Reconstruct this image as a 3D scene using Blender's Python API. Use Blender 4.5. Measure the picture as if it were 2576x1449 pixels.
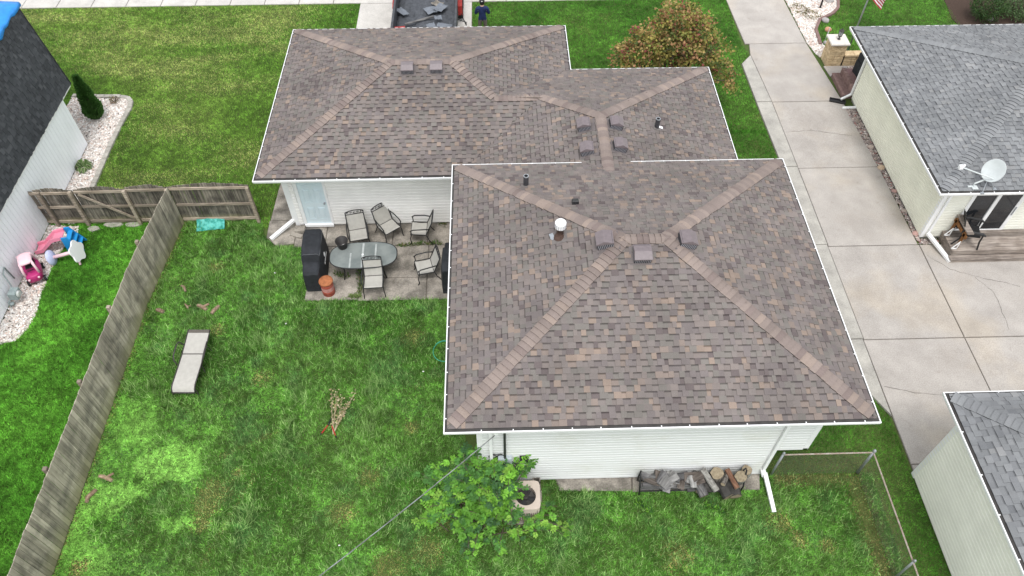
import bpy, math, random
import numpy as np
from mathutils import Vector, Matrix
random.seed(7); RNG = np.random.default_rng(7)
for o in list(bpy.data.objects): bpy.data.objects.remove(o)
SC = bpy.context.scene; COL = SC.collection

# ---------------------------------------------------------------- camera
CAM_Z, F_PX, PITCH, YAW = 18.5, 1911.87, 0.89391, 0.0276     # solved from the eaves, hips and wall corners
cam_d = bpy.data.cameras.new('camera'); cam = bpy.data.objects.new('camera', cam_d); COL.objects.link(cam)
cam.location = (0, 0, CAM_Z); cam.rotation_euler = (math.pi/2-PITCH, 0, -YAW)
cam_d.sensor_width = 36; cam_d.lens = 36*F_PX/2576; cam_d.clip_end = 1000
SC.camera = cam
# ---------------------------------------------------------------- sky, sun, exposure
SUN_EL, SUN_AZ = math.radians(70), math.radians(180)          # azimuth clockwise from +Y: behind the camera
w = bpy.data.worlds.new('World'); SC.world = w; w.use_nodes = True
nt = w.node_tree; bg = nt.nodes['Background']
sky = nt.nodes.new('ShaderNodeTexSky'); sky.sky_type = 'NISHITA'; sky.sun_disc = False
sky.sun_elevation = SUN_EL; sky.sun_rotation = SUN_AZ; sky.air_density = 1.6; sky.dust_density = 1.2; sky.ozone_density = 1.0
hs = nt.nodes.new('ShaderNodeHueSaturation'); hs.inputs['Saturation'].default_value = .16   # overcast: grey-white sky
nt.links.new(sky.outputs[0], hs.inputs['Color']); nt.links.new(hs.outputs[0], bg.inputs[0]); bg.inputs[1].default_value = .15
sl = bpy.data.lights.new('sun', 'SUN'); sl.energy = 1.0; sl.angle = math.radians(16); sl.color = (1, .975, .94)
so = bpy.data.objects.new('sun', sl); COL.objects.link(so); so.location = (-10, -20, 60)
so.rotation_euler = (math.pi/2-SUN_EL, 0, math.pi-SUN_AZ)
SC.view_settings.view_transform = 'Standard'; SC.view_settings.look = 'None'
SC.view_settings.exposure = 0.92; SC.view_settings.gamma = 1
SC.render.engine = 'CYCLES'

# ---------------------------------------------------------------- photo pixel (2576 wide) to place
_cp, _sp, _cy, _sy = math.cos(PITCH), math.sin(PITCH), math.cos(YAW), math.sin(YAW)
FWD = Vector((_sy*_cp, _cy*_cp, -_sp)); RGT = Vector((_cy, -_sy, 0)); UPV = RGT.cross(FWD)
def ray(px, py): return FWD*F_PX + RGT*(px-1288) + UPV*(724.5-py)
def G(px, py, z=0.):
    d = ray(px, py); return Vector((0, 0, CAM_Z)) + d*((z-CAM_Z)/d.z)
def YP(px, py, y):
    d = ray(px, py); return Vector((0, 0, CAM_Z)) + d*(y/d.y)
def RP(px, py, n, p):
    d = ray(px, py); o = Vector((0, 0, CAM_Z)); return o + d*((Vector(p)-o).dot(n)/d.dot(n))

# ---------------------------------------------------------------- materials
def nn(t, k, **kw):
    n = t.nodes.new('ShaderNode'+k)
    for a, b in kw.items(): setattr(n, a, b)
    return n
def mixc(t, fac, a, b, mode='MIX'):
    m = nn(t, 'Mix', data_type='RGBA', blend_type=mode)
    for s, v in ((m.inputs[0], fac), (m.inputs[6], a), (m.inputs[7], b)):
        if isinstance(v, (int, float)): s.default_value = v
        elif isinstance(v, (tuple, list)): s.default_value = (*v[:3], 1)
        else: t.links.new(v, s)
    return m.outputs[2]
MATS = {}
def pm(name, c, var=.15, scale=6., rough=.7, bump=0., bscale=60., attr=False, spec=.3, metal=0., c2=None, lo=.35, hi=.65,
       rnd=0., stretch=None, local=False, fine=0., fscale=120., trans=0., stain=None):
    """Principled, colour = c (or the Col attribute) broken by two noises; world-space coordinates unless local."""
    m = bpy.data.materials.new(name); m.use_nodes = True; t = m.node_tree; b = t.nodes['Principled BSDF']
    L = t.links.new
    if local: src = nn(t, 'TexCoord').outputs['Object']
    else: src = nn(t, 'NewGeometry').outputs['Position']
    if stretch or local:
        mp = nn(t, 'Mapping'); L(src, mp.inputs[0]); mp.inputs['Scale'].default_value = stretch or (1, 1, 1)
        if local:
            oi = nn(t, 'ObjectInfo'); ml = nn(t, 'Math', operation='MULTIPLY'); ml.inputs[1].default_value = 57.
            L(oi.outputs['Random'], ml.inputs[0]); L(ml.outputs[0], mp.inputs['Location'])
        src = mp.outputs[0]
    n1 = nn(t, 'TexNoise'); n1.inputs['Scale'].default_value = scale; n1.inputs['Detail'].default_value = 6; n1.inputs['Roughness'].default_value = .6
    L(src, n1.inputs['Vector'])
    mr = nn(t, 'MapRange'); mr.inputs[1].default_value = lo; mr.inputs[2].default_value = hi; L(n1.outputs[0], mr.inputs[0])
    base = nn(t, 'Attribute', attribute_name='Col').outputs[0] if attr else None
    if c2 is not None and not attr: col = mixc(t, mr.outputs[0], c, c2)
    else:
        lo_c = mixc(t, 1., base if attr else c, (1-var,)*3, 'MULTIPLY'); hi_c = mixc(t, 1., base if attr else c, (1+var,)*3, 'MULTIPLY')
        col = mixc(t, mr.outputs[0], lo_c, hi_c)
    if fine:
        n2 = nn(t, 'TexNoise'); n2.inputs['Scale'].default_value = fscale; n2.inputs['Detail'].default_value = 2; L(src, n2.inputs['Vector'])
        m2 = nn(t, 'MapRange'); m2.inputs[1].default_value = .3; m2.inputs[2].default_value = .7; m2.inputs[3].default_value = 1-fine; m2.inputs[4].default_value = 1+fine
        L(n2.outputs[0], m2.inputs[0]); col = mixc(t, 1., col, m2.outputs[0], 'MULTIPLY')
    if stain:
        for sc_, tint, a_, b_ in ((.55, stain[0], .56, .74), (.4, stain[1], .5, .65), (3.1, stain[0], .64, .80)):
            n4 = nn(t, 'TexNoise'); n4.inputs['Scale'].default_value = sc_; n4.inputs['Detail'].default_value = 7; n4.inputs['Distortion'].default_value = .15; L(src, n4.inputs['Vector'])
            m4 = nn(t, 'MapRange'); m4.inputs[1].default_value = a_; m4.inputs[2].default_value = b_; L(n4.outputs[0], m4.inputs[0]); col = mixc(t, m4.outputs[0], col, mixc(t, 1., col, tint, 'MULTIPLY'))
    if rnd:
        oi = nn(t, 'ObjectInfo'); m3 = nn(t, 'MapRange'); m3.inputs[3].default_value = 1-rnd; m3.inputs[4].default_value = 1+rnd
        L(oi.outputs['Random'], m3.inputs[0]); col = mixc(t, 1., col, m3.outputs[0], 'MULTIPLY')
    L(col, b.inputs['Base Color'])
    b.inputs['Roughness'].default_value = rough; b.inputs['Specular IOR Level'].default_value = spec; b.inputs['Metallic'].default_value = metal
    if bump:
        nb = nn(t, 'TexNoise'); nb.inputs['Scale'].default_value = bscale; nb.inputs['Detail'].default_value = 4; L(src, nb.inputs['Vector'])
        bp = nn(t, 'Bump'); bp.inputs['Strength'].default_value = bump; bp.inputs['Distance'].default_value = .01
        L(nb.outputs[0], bp.inputs['Height']); L(bp.outputs[0], b.inputs['Normal'])
    if trans:
        tr = nn(t, 'BsdfTranslucent'); L(col, tr.inputs[0]); mx = nn(t, 'MixShader'); mx.inputs[0].default_value = trans
        L(b.outputs[0], mx.inputs[1]); L(tr.outputs[0], mx.inputs[2]); L(mx.outputs[0], t.nodes['Material Output'].inputs[0])
    MATS[name] = m; return m
M_SHING = pm('shingle_granules', (0, 0, 0), .12, .7, .95, .35, 300, attr=True, spec=.1, fine=.16, fscale=110)
M_WHITE = pm('white_aluminium', (.80, .80, .80), .04, 3, .45, spec=.4)
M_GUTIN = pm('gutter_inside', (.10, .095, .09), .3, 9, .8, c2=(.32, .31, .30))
M_SIDING = pm('white_vinyl_siding', (.80, .785, .755), .05, 1.3, .55, spec=.3, rnd=.02)
M_SIDINGC = pm('weathered_white_siding', (.68, .69, .68), .05, .8, .55, c2=(.58, .58, .52), lo=.52, hi=.8, rnd=.02)
M_BEIGE = pm('pale_green_siding', (.77, .76, .635), .05, 1.2, .6, rnd=.015)
M_BEIGE2 = pm('pale_sage_siding', (.79, .785, .70), .05, 1.2, .6, rnd=.015)
M_WHSID = pm('white_vertical_siding', (.86, .88, .91), .03, 1.5, .5, rnd=.02)
M_CONC = pm('drive_concrete', (.32, .294, .27), .2, 1.1, .9, .25, 90, c2=(.42, .388, .357), lo=.3, hi=.7, fine=.16, fscale=38, rnd=.05, stain=((.80, .785, .77), (1.04, 1.0, .93)))
M_CONCB = pm('patio_concrete', (.15, .135, .115), .2, 2.0, .92, .4, 60, c2=(.40, .36, .31), lo=.38, hi=.7, fine=.22, fscale=28, rnd=.08)
M_CONCG = pm('kerb_concrete', (.30, .285, .26), .2, 1.8, .92, .4, 60, c2=(.42, .40, .36), fine=.14, fscale=35)
M_WALKC = pm('walk_concrete', (.43, .41, .38), .2, 1.6, .92, .3, 60, c2=(.53, .505, .47), fine=.12, fscale=30)
M_JOINT = pm('joint_dirt', (.055, .05, .043), .3, 8, .95)
M_JOINTL = pm('joint_grit', (.15, .132, .112), .3, 8, .95)
M_SOIL = pm('ground_soil', (.05, .085, .02), .3, .35, 1., .5, 30, c2=(.085, .12, .03), fine=.3, fscale=30)
M_GRASS = pm('grass_blade', (0, 0, 0), .12, .8, .75, attr=True, spec=.2, trans=.3)
M_LEAF = pm('leaf', (0, 0, 0), .12, 8, .6, attr=True, spec=.3, trans=.3)
M_BARK = pm('bark', (.11, .085, .065), .3, 20, .95, .6, 60)
M_GRAV = pm('gravel', (0, 0, 0), .15, 30, .9, attr=True, spec=.15)
M_BLACK = pm('black_metal', (.018, .018, .019), .2, 20, .5, spec=.4)
M_DARKM = pm('dark_bronze_metal', (.045, .04, .037), .2, 20, .5, spec=.4)
M_COVER = pm('black_canvas_cover', (.022, .024, .028), .25, 5, .7, .5, 9, spec=.25)
M_RUBBER = pm('black_rubber', (.02, .02, .02), .2, 30, .8)
M_STEEL = pm('galvanised_steel', (.36, .38, .40), .15, 15, .45, metal=.6)
M_ROCK = pm('rock', (.36, .30, .26), .25, 9, .9, .5, 30, rnd=.25)
M_TAN = pm('tan_stone', (.42, .31, .18), .25, 7, .9, .7, 35, c2=(.60, .47, .30), rnd=.16)
def woodm(name, ca, cb, cc, st, z0=None):
    """weathered board: grain along one local axis, each board its own part of the noise; algae tint at the foot when z0 is set."""
    m = bpy.data.materials.new(name); m.use_nodes = True; t = m.node_tree; b = t.nodes['Principled BSDF']; L = t.links.new
    tc = nn(t, 'TexCoord'); oi = nn(t, 'ObjectInfo'); ml = nn(t, 'Math', operation='MULTIPLY'); ml.inputs[1].default_value = 91.
    mp = nn(t, 'Mapping'); mp.inputs['Scale'].default_value = st; L(tc.outputs['Object'], mp.inputs[0]); L(oi.outputs['Random'], ml.inputs[0]); L(ml.outputs[0], mp.inputs['Location'])
    n1 = nn(t, 'TexNoise'); n1.inputs['Scale'].default_value = 1.; n1.inputs['Detail'].default_value = 5; L(mp.outputs[0], n1.inputs['Vector'])
    geo = nn(t, 'NewGeometry'); n2 = nn(t, 'TexNoise'); n2.inputs['Scale'].default_value = 2.6; n2.inputs['Detail'].default_value = 4; L(geo.outputs['Position'], n2.inputs['Vector'])
    r1 = nn(t, 'MapRange'); r1.inputs[1].default_value = .35; r1.inputs[2].default_value = .68; L(n1.outputs[0], r1.inputs[0])
    r2 = nn(t, 'MapRange'); r2.inputs[1].default_value = .42; r2.inputs[2].default_value = .62; L(n2.outputs[0], r2.inputs[0])
    c = mixc(t, r1.outputs[0], ca, cb); fb = r2.outputs[0]
    if z0 is not None:
        s0 = nn(t, 'SeparateXYZ'); L(geo.outputs['Position'], s0.inputs[0]); n3 = nn(t, 'TexNoise'); n3.inputs['Scale'].default_value = 5.; L(mp.outputs[0], n3.inputs['Vector'])
        za_ = nn(t, 'Math', operation='MULTIPLY_ADD'); za_.inputs[1].default_value = .9; L(n3.outputs[0], za_.inputs[0]); L(s0.outputs[2], za_.inputs[2])
        rz_ = nn(t, 'MapRange'); rz_.inputs[1].default_value = 2.05; rz_.inputs[2].default_value = 1.65; L(za_.outputs[0], rz_.inputs[0])
        mm = nn(t, 'Math', operation='MULTIPLY'); L(rz_.outputs[0], mm.inputs[0]); L(r2.outputs[0], mm.inputs[1]); fb = mm.outputs[0]
    c = mixc(t, fb, c, cc, 'MULTIPLY')
    if z0 is not None:
        sp = nn(t, 'SeparateXYZ'); L(geo.outputs['Position'], sp.inputs[0]); ad = nn(t, 'Math', operation='MULTIPLY_ADD'); ad.inputs[1].default_value = -.5; L(n2.outputs[0], ad.inputs[0]); L(sp.outputs[2], ad.inputs[2])
        r3 = nn(t, 'MapRange'); r3.inputs[1].default_value = z0; r3.inputs[2].default_value = -.2; L(ad.outputs[0], r3.inputs[0])
        c = mixc(t, r3.outputs[0], c, (.30, .28, .17))
    r4 = nn(t, 'MapRange'); r4.inputs[3].default_value = .66; r4.inputs[4].default_value = 1.24; L(oi.outputs['Random'], r4.inputs[0])
    c = mixc(t, 1., c, r4.outputs[0], 'MULTIPLY')
    L(c, b.inputs['Base Color']); b.inputs['Roughness'].default_value = .9; b.inputs['Specular IOR Level'].default_value = .15
    bp = nn(t, 'Bump'); bp.inputs['Strength'].default_value = .4; bp.inputs['Distance'].default_value = .006; L(n1.outputs[0], bp.inputs['Height']); L(bp.outputs[0], b.inputs['Normal'])
    MATS[name] = m; return m
M_FENCE2 = woodm('brown_fence_wood', (.10, .09, .075), (.27, .24, .195), (.5, .5, .52), (22, 22, 1.1), .1)
M_FENCE = woodm('weathered_fence_wood', (.31, .275, .22), (.53, .475, .385), (.58, .585, .60), (20, 20, 1.0), .35)
M_RAIL = woodm('fence_rail_wood', (.24, .20, .16), (.46, .39, .31), (.85, .83, .8), (3, 26, 26))
M_DECK = woodm('grey_deck_wood', (.20, .17, .15), (.40, .345, .30), (.75, .73, .72), (2., 30, 30))
M_LOG = woodm('split_firewood', (.13, .115, .10), (.33, .30, .26), (.72, .72, .74), (22, 22, 3))
M_LOGT = woodm('tan_bark_log', (.20, .14, .095), (.40, .30, .21), (.8, .78, .75), (18, 18, 4))
M_LOGEND = pm('cut_log_end', (.17, .135, .09), .2, 18, .9, c2=(.29, .24, .165), rnd=.2)

# ---------------------------------------------------------------- mesh builder
class MB:
    def __init__(s, root=None, T=None):
        s.v, s.f, s.mi, s.c = [], [], [], []
        s.T = T.copy() if T is not None else Matrix.Identity(4)
        if root is not None: s.T = Matrix.Translation(-Vector(root.location)) @ s.T
    def add(s, vs, fs, mi=0, col=(1, 1, 1), T=None):
        k = len(s.v); M = s.T if T is None else s.T @ T
        s.v += [M @ Vector(p) for p in vs]; s.f += [[i+k for i in q] for q in fs]
        s.mi += [mi]*len(fs); s.c += (list(col) if col and isinstance(col[0], (tuple, list)) else [col]*len(fs)); return s
    def box(s, x0, x1, y0, y1, z0, z1, mi=0, col=(1, 1, 1), T=None):
        return s.add([(x0, y0, z0), (x1, y0, z0), (x1, y1, z0), (x0, y1, z0), (x0, y0, z1), (x1, y0, z1), (x1, y1, z1), (x0, y1, z1)],
                     [(3, 2, 1, 0), (4, 5, 6, 7), (0, 1, 5, 4), (1, 2, 6, 5), (2, 3, 7, 6), (3, 0, 4, 7)], mi, col, T)
    def cham(s, x0, x1, y0, y1, z0, z1, b, mi=0, col=(1, 1, 1), T=None):
        vs = [(x0, y0, z0), (x1, y0, z0), (x1, y1, z0), (x0, y1, z0), (x0, y0, z1-b), (x1, y0, z1-b), (x1, y1, z1-b), (x0, y1, z1-b),
              (x0+b, y0+b, z1), (x1-b, y0+b, z1), (x1-b, y1-b, z1), (x0+b, y1-b, z1)]
        fs = [(3, 2, 1, 0), (8, 9, 10, 11)] + [(i, (i+1) % 4, (i+1) % 4+4, i+4) for i in range(4)] + [(i+4, (i+1) % 4+4, (i+1) % 4+8, i+8) for i in range(4)]
        return s.add(vs, fs, mi, col, T)
    def bar(s, a, b, w, h, mi=0, col=(1, 1, 1), up=(0, 0, 1)):
        a, b = Vector(a), Vector(b); d = b-a; L = d.length; d.normalize(); r = d.cross(Vector(up))
        if r.length < 1e-4: r = d.cross(Vector((1, 0, 0)))
        r.normalize(); u = r.cross(d); r *= w/2; u *= h/2
        return s.add([a-r-u, a+r-u, a+r+u, a-r+u, b-r-u, b+r-u, b+r+u, b-r+u], [(3, 2, 1, 0), (4, 5, 6, 7), (0, 1, 5, 4), (1, 2, 6, 5), (2, 3, 7, 6), (3, 0, 4, 7)], mi, col)
    def prism(s, poly, z0, z1, mi=0, col=(1, 1, 1), T=None):
        n = len(poly); vs = [(p[0], p[1], z0) for p in poly]+[(p[0], p[1], z1) for p in poly]
        return s.add(vs, [tuple(range(n-1, -1, -1)), tuple(range(n, 2*n))]+[(i, (i+1) % n, (i+1) % n+n, i+n) for i in range(n)], mi, col, T)
    def tube(s, pts, r, n=6, mi=0, col=(1, 1, 1), cap=True, T=None):
        pts = [Vector(p) for p in pts]; R = r if isinstance(r, (list, tuple)) else [r]*len(pts); vs, fs = [], []; pr = None
        for i, p in enumerate(pts):
            d = (pts[min(i+1, len(pts)-1)]-pts[max(i-1, 0)]).normalized()
            if pr is None: pr = d.cross(Vector((0, 0, 1)) if abs(d.z) < .9 else Vector((1, 0, 0)))
            pr = (pr-d*pr.dot(d)).normalized(); q = d.cross(pr)
            vs += [p+(pr*math.cos(2*math.pi*k/n)+q*math.sin(2*math.pi*k/n))*R[i] for k in range(n)]
        for i in range(len(pts)-1):
            fs += [(i*n+k, i*n+(k+1) % n, (i+1)*n+(k+1) % n, (i+1)*n+k) for k in range(n)]
        if cap: fs += [tuple(range(n-1, -1, -1)), tuple(range((len(pts)-1)*n, len(pts)*n))]
        return s.add(vs, fs, mi, col, T)
    def lathe(s, prof, c=(0, 0, 0), n=16, mi=0, col=(1, 1, 1), T=None, sx=1., sy=1., cap=True):
        vs = [(c[0]+sx*r*math.cos(2*math.pi*k/n), c[1]+sy*r*math.sin(2*math.pi*k/n), c[2]+z) for r, z in prof for k in range(n)]; fs = []
        for i in range(len(prof)-1): fs += [(i*n+k, i*n+(k+1) % n, (i+1)*n+(k+1) % n, (i+1)*n+k) for k in range(n)]
        if cap: fs += [tuple(range(n-1, -1, -1)), tuple(range((len(prof)-1)*n, len(prof)*n))]
        return s.add(vs, fs, mi, col, T)
    def build(s, name, mats, parent=None, smooth=False, cols=False):
        me = bpy.data.meshes.new(name); me.from_pydata([tuple(p) for p in s.v], [], s.f)
        for m in (mats if isinstance(mats, (list, tuple)) else [mats]): me.materials.append(m)
        me.polygons.foreach_set('material_index', s.mi)
        if smooth: me.polygons.foreach_set('use_smooth', [True]*len(s.f))
        if cols:
            at = me.color_attributes.new('Col', 'FLOAT_COLOR', 'CORNER')
            at.data.foreach_set('color', [x for q, c in zip(s.f, s.c) for _ in q for x in (c[0], c[1], c[2], 1.)])
        me.update(); o = bpy.data.objects.new(name, me); COL.objects.link(o)
        if parent is not None: o.parent = parent
        return o
def link(name, me, parent=None, loc=(0, 0, 0), rot=(0, 0, 0), scale=(1, 1, 1)):
    o = bpy.data.objects.new(name, me); COL.objects.link(o); o.parent = parent; o.location = loc; o.rotation_euler = rot; o.scale = scale; return o
def tag(o, label=None, cat=None, group=None, kind=None):
    if label: o['label'] = label
    if cat: o['category'] = cat
    if group: o['group'] = group
    if kind: o['kind'] = kind
    return o
def thing(name, label, cat, loc=(0, 0, 0), rz=0., group=None):
    o = bpy.data.objects.new(name, None); COL.objects.link(o); o.location = loc; o.rotation_euler = (0, 0, rz); o.empty_display_size = .2
    return tag(o, label, cat, group)
def copy_tree(o, parent=None):
    c = o.copy(); COL.objects.link(c); c.parent = parent
    for ch in list(o.children): copy_tree(ch, c)
    return c
def inpoly(x, y, poly):
    r = np.zeros(len(x), bool); n = len(poly)
    for i in range(n):
        x0, y0 = poly[i][0], poly[i][1]; x1, y1 = poly[(i+1) % n][0], poly[(i+1) % n][1]
        c = (y0 > y) != (y1 > y); xi = x0+(y-y0)*(x1-x0)/((y1-y0) or 1e-9); r ^= c & (x < xi)
    return r
def vnoise(x, y, sc, seed=0):
    x = np.asarray(x)*sc; y = np.asarray(y)*sc; i = np.floor(x).astype(np.int64); j = np.floor(y).astype(np.int64); fx, fy = x-i, y-j
    fx = fx*fx*(3-2*fx); fy = fy*fy*(3-2*fy)
    def h(a, b):
        n = (a*374761393+b*668265263+seed*974711) & 0x7fffffff; n = ((n ^ (n >> 13))*1274126177) & 0x7fffffff; return ((n ^ (n >> 16)) & 0xffff)/65535.
    return (h(i, j)*(1-fx)+h(i+1, j)*fx)*(1-fy)+(h(i, j+1)*(1-fx)+h(i+1, j+1)*fx)*fy
def fbm(x, y, sc, seed=0): return (vnoise(x, y, sc, seed)+.5*vnoise(x, y, sc*2.1, seed+1)+.25*vnoise(x, y, sc*4.3, seed+2))/1.75

# ---------------------------------------------------------------- ground, walks, drives
g = MB(); g.add([(-250, -150, 0), (250, -150, 0), (250, 350, 0), (-250, 350, 0)], [(0, 1, 2, 3)]); tag(g.build('ground', M_SOIL), kind='structure')
def slabs(name, polys, mat, z=.05, gap=.015, base=True):
    """a paved piece of the setting: dark joint bed with a slab object for each panel"""
    b = MB()
    for p in polys: b.prism(p, -.05, .012)
    root = tag(b.build(name, M_JOINTL), kind='structure')
    for p in polys:
        c = sum((Vector(q[:2]) for q in p), Vector((0, 0)))/len(p); q2 = []
        for i, q in enumerate(p):
            a, bb, d = Vector(p[i-1][:2]), Vector(q[:2]), Vector(p[(i+1) % len(p)][:2]); e1 = (bb-a).normalized(); e2 = (d-bb).normalized()
            n1 = Vector((-e1.y, e1.x)); n2 = Vector((-e2.y, e2.x)); k = n1+n2; k *= 1/max(k.length_squared/2, .2); q2.append((bb+k*gap, bb+k*(gap+.012)))
        n = len(p); m = MB(); jz = random.uniform(-.004, .004)
        m.add([(a.x, a.y, -.05) for a, _ in q2]+[(a.x, a.y, z-.01+jz) for a, _ in q2]+[(a.x, a.y, z+jz) for _, a in q2],
              [tuple(range(2*n, 3*n))]+[(i, (i+1) % n, (i+1) % n+n, i+n) for i in range(n)]+[(i+n, (i+1) % n+n, (i+1) % n+2*n, i+2*n) for i in range(n)])
        m.build('slab', mat, root)
    return root
def rect(x0, x1, y0, y1): return [(x0, y0), (x1, y0), (x1, y1), (x0, y1)]
xs = [10.72, 10.75, 10.78, 10.78, 10.76, 10.72, 10.55]
drv = [rect(10.72, 13.75, 8.6, 12.58), rect(10.74, 13.75, 12.58, 16.28), [(10.76, 16.28), (13.72, 16.28), (13.66, 20.02), (10.76, 20.02)],
       [(10.76, 20.02), (13.66, 20.02), (13.5, 23.8), (10.74, 23.8)], [(10.74, 23.8), (13.5, 23.8), (13.15, 27.7), (10.72, 27.7), (10.6, 26.95)],
       [(10.55, 27.7), (13.15, 27.7), (13.05, 31.2), (10.45, 31.2)], [(10.45, 31.2), (13.05, 31.2), (13.05, 33.3), (10.45, 33.3)],
       rect(13.75, 17.6, 12.58, 16.28), rect(13.75, 17.6, 8.6, 12.58), rect(10.72, 13.75, 4.0, 8.6), rect(17.6, 24, 12.58, 15.3), rect(17.6, 24, 8.6, 12.58)]
DRIVE = slabs('driveway', drv, M_CONC)
kerb = [[(10.28, 10.8), (10.70, 10.0), (10.72, 12.6), (10.26, 12.6)], rect(10.26, 10.74, 12.6, 16.35), [(10.26, 16.35), (10.76, 16.35), (10.76, 20.1), (10.2, 20.1)],
        [(10.2, 20.1), (10.76, 20.1), (10.74, 23.8), (10.12, 23.8)], [(10.12, 23.8), (10.74, 23.8), (10.6, 26.9), (10.1, 26.3)]]
slabs('kerb_strip', kerb, M_CONCG, .075)
slabs('porch_walk', [[(13.48, 25.38), (16., 25.38), (16., 26.08), (13.40, 26.08)]], M_CONC, .045)
slabs('sidewalk', [rect(-27+1.53*i, -27+1.53*(i+1), 31.3, 33.1) for i in range(14)]+[rect(-.95+1.55*i, -.95+1.55*(i+1), 31.3, 33.1) for i in range(7)], M_WALKC, .05)
slabs('front_drive', [rect(-5.9, -3.4, 24.5, 28.0), rect(-3.4, -.92, 24.5, 28.0), rect(-5.9, -3.4, 28.0, 31.25), rect(-3.4, -.92, 28.0, 31.25), rect(-5.9, -.92, 31.25, 34)], M_WALKC, .055)
pat = [[(-7.6, 17.9), (-6.6, 18.3), (-6.6, 16.98), (-7.2, 16.78), (-7.6, 17.2)], [(-7.42, 18.0), (-6.72, 18.4), (-6.72, 20.6), (-7.52, 20.6)]]
pat[0] = [(-7.2, 16.78), (-6.66, 16.9), (-6.66, 17.95), (-7.65, 17.95), (-7.62, 17.2)]
pat[1] = [(-7.62, 17.95), (-6.66, 17.95), (-6.66, 21.5), (-7.55, 21.5)]
pat += [rect(-6.66, -5.65, 16.72, 17.72), rect(-5.65, -4.55, 16.72, 17.72), rect(-4.55, -3.45, 16.72, 17.72), rect(-3.45, -2.3, 16.72, 17.72), rect(-2.3, -.55, 16.72, 17.72),
        rect(-6.0, -4.35, 14.5, 16.72), rect(-4.35, -2.25, 15.35, 16.72), rect(-4.35, -2.25, 14.45, 15.35), rect(-2.25, -.5, 15.35, 16.72), rect(-2.25, -.5, 14.45, 15.35)]
slabs('patio', pat, M_CONCB, .045, .014)
slabs('rear_footing', [[(1.45, 8.12), (3.3, 8.05), (3.35, 8.46), (1.35, 8.46)], [(3.3, 8.03), (6.6, 8.0), (6.7, 8.46), (3.35, 8.46)]], M_CONCB, .05)
def cracks(paths, z=.0535, wd=.011):
    for p in paths:
        m = MB(); pts = []
        for a, b in zip(p[:-1], p[1:]):
            a, b = Vector(a), Vector(b); n = max(2, int((b-a).length/.12))
            pts += [a.lerp(b, k/n)+Vector((random.uniform(-.02, .02), random.uniform(-.02, .02))) for k in range(n)]
        for a, b in zip(pts[:-1], pts[1:]):
            d = (b-a).normalized(); q = Vector((-d.y, d.x))*wd*random.uniform(.2, .6)
            m.add([(*(a-q), z), (*(b-q), z), (*(b+q), z), (*(a+q), z)], [(0, 1, 2, 3)])
        m.build('crack', M_JOINT, DRIVE)
def gp(*a): return [tuple(G(*q)[:2]) for q in a]
cracks([gp((2290, 440), (2345, 500), (2385, 560), (2420, 610)), gp((2330, 645), (2390, 680), (2460, 700), (2576, 725)), gp((2450, 700), (2500, 740), (2540, 840)),
        gp((2225, 975), (2300, 990), (2400, 1000)), gp((1975, 335), (2040, 330), (2150, 345))])

# ---------------------------------------------------------------- roofs
EXPO = .143
PAL_BROWN = [((0.163, 0.142, 0.133), 6), ((0.150, 0.130, 0.126), 5), ((0.176, 0.150, 0.139), 3.5), ((0.119, 0.099, 0.097), 1.8), ((0.230, 0.180, 0.149), 1.5), ((0.196, 0.159, 0.139), 1.6), ((0.157, 0.143, 0.131), 4)]
PAL_CAP = [((0.213, 0.173, 0.154), 4), ((0.193, 0.157, 0.142), 3), ((0.171, 0.136, 0.125), 1.6), ((0.239, 0.191, 0.164), 1.2)]
PAL_GREY = [((0.187, 0.192, 0.197), 5), ((0.173, 0.177, 0.183), 4), ((0.201, 0.205, 0.210), 3), ((0.154, 0.158, 0.165), 1.5), ((0.220, 0.221, 0.222), 1)]
PAL_DARK = [((.062, .066, .072), 5), ((.072, .076, .083), 4), ((.054, .057, .062), 3), ((.085, .089, .096), 1.2)]
def pick(pal): return random.choices([c for c, _ in pal], [w_ for _, w_ in pal])[0]
class Face:
    """one roof plane: O eave origin at u=0, U along the eave, RUN horizontal uphill; left/right limits as functions of the run h"""
    def __init__(s, O, U, RUN, m, L, R, hmax, h0=.09):
        s.O, s.U, s.RUN, s.m, s.L, s.R, s.hmax, s.h0 = Vector(O), Vector(U), Vector(RUN), m, L, R, hmax, h0
        s.N = s.U.cross(s.RUN+Vector((0, 0, m))).normalized()
        if s.N.z < 0: s.N = -s.N
    def P(s, u, h, dn=0.): return s.O+s.U*u+s.RUN*h+Vector((0, 0, s.m*h))+s.N*dn
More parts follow.
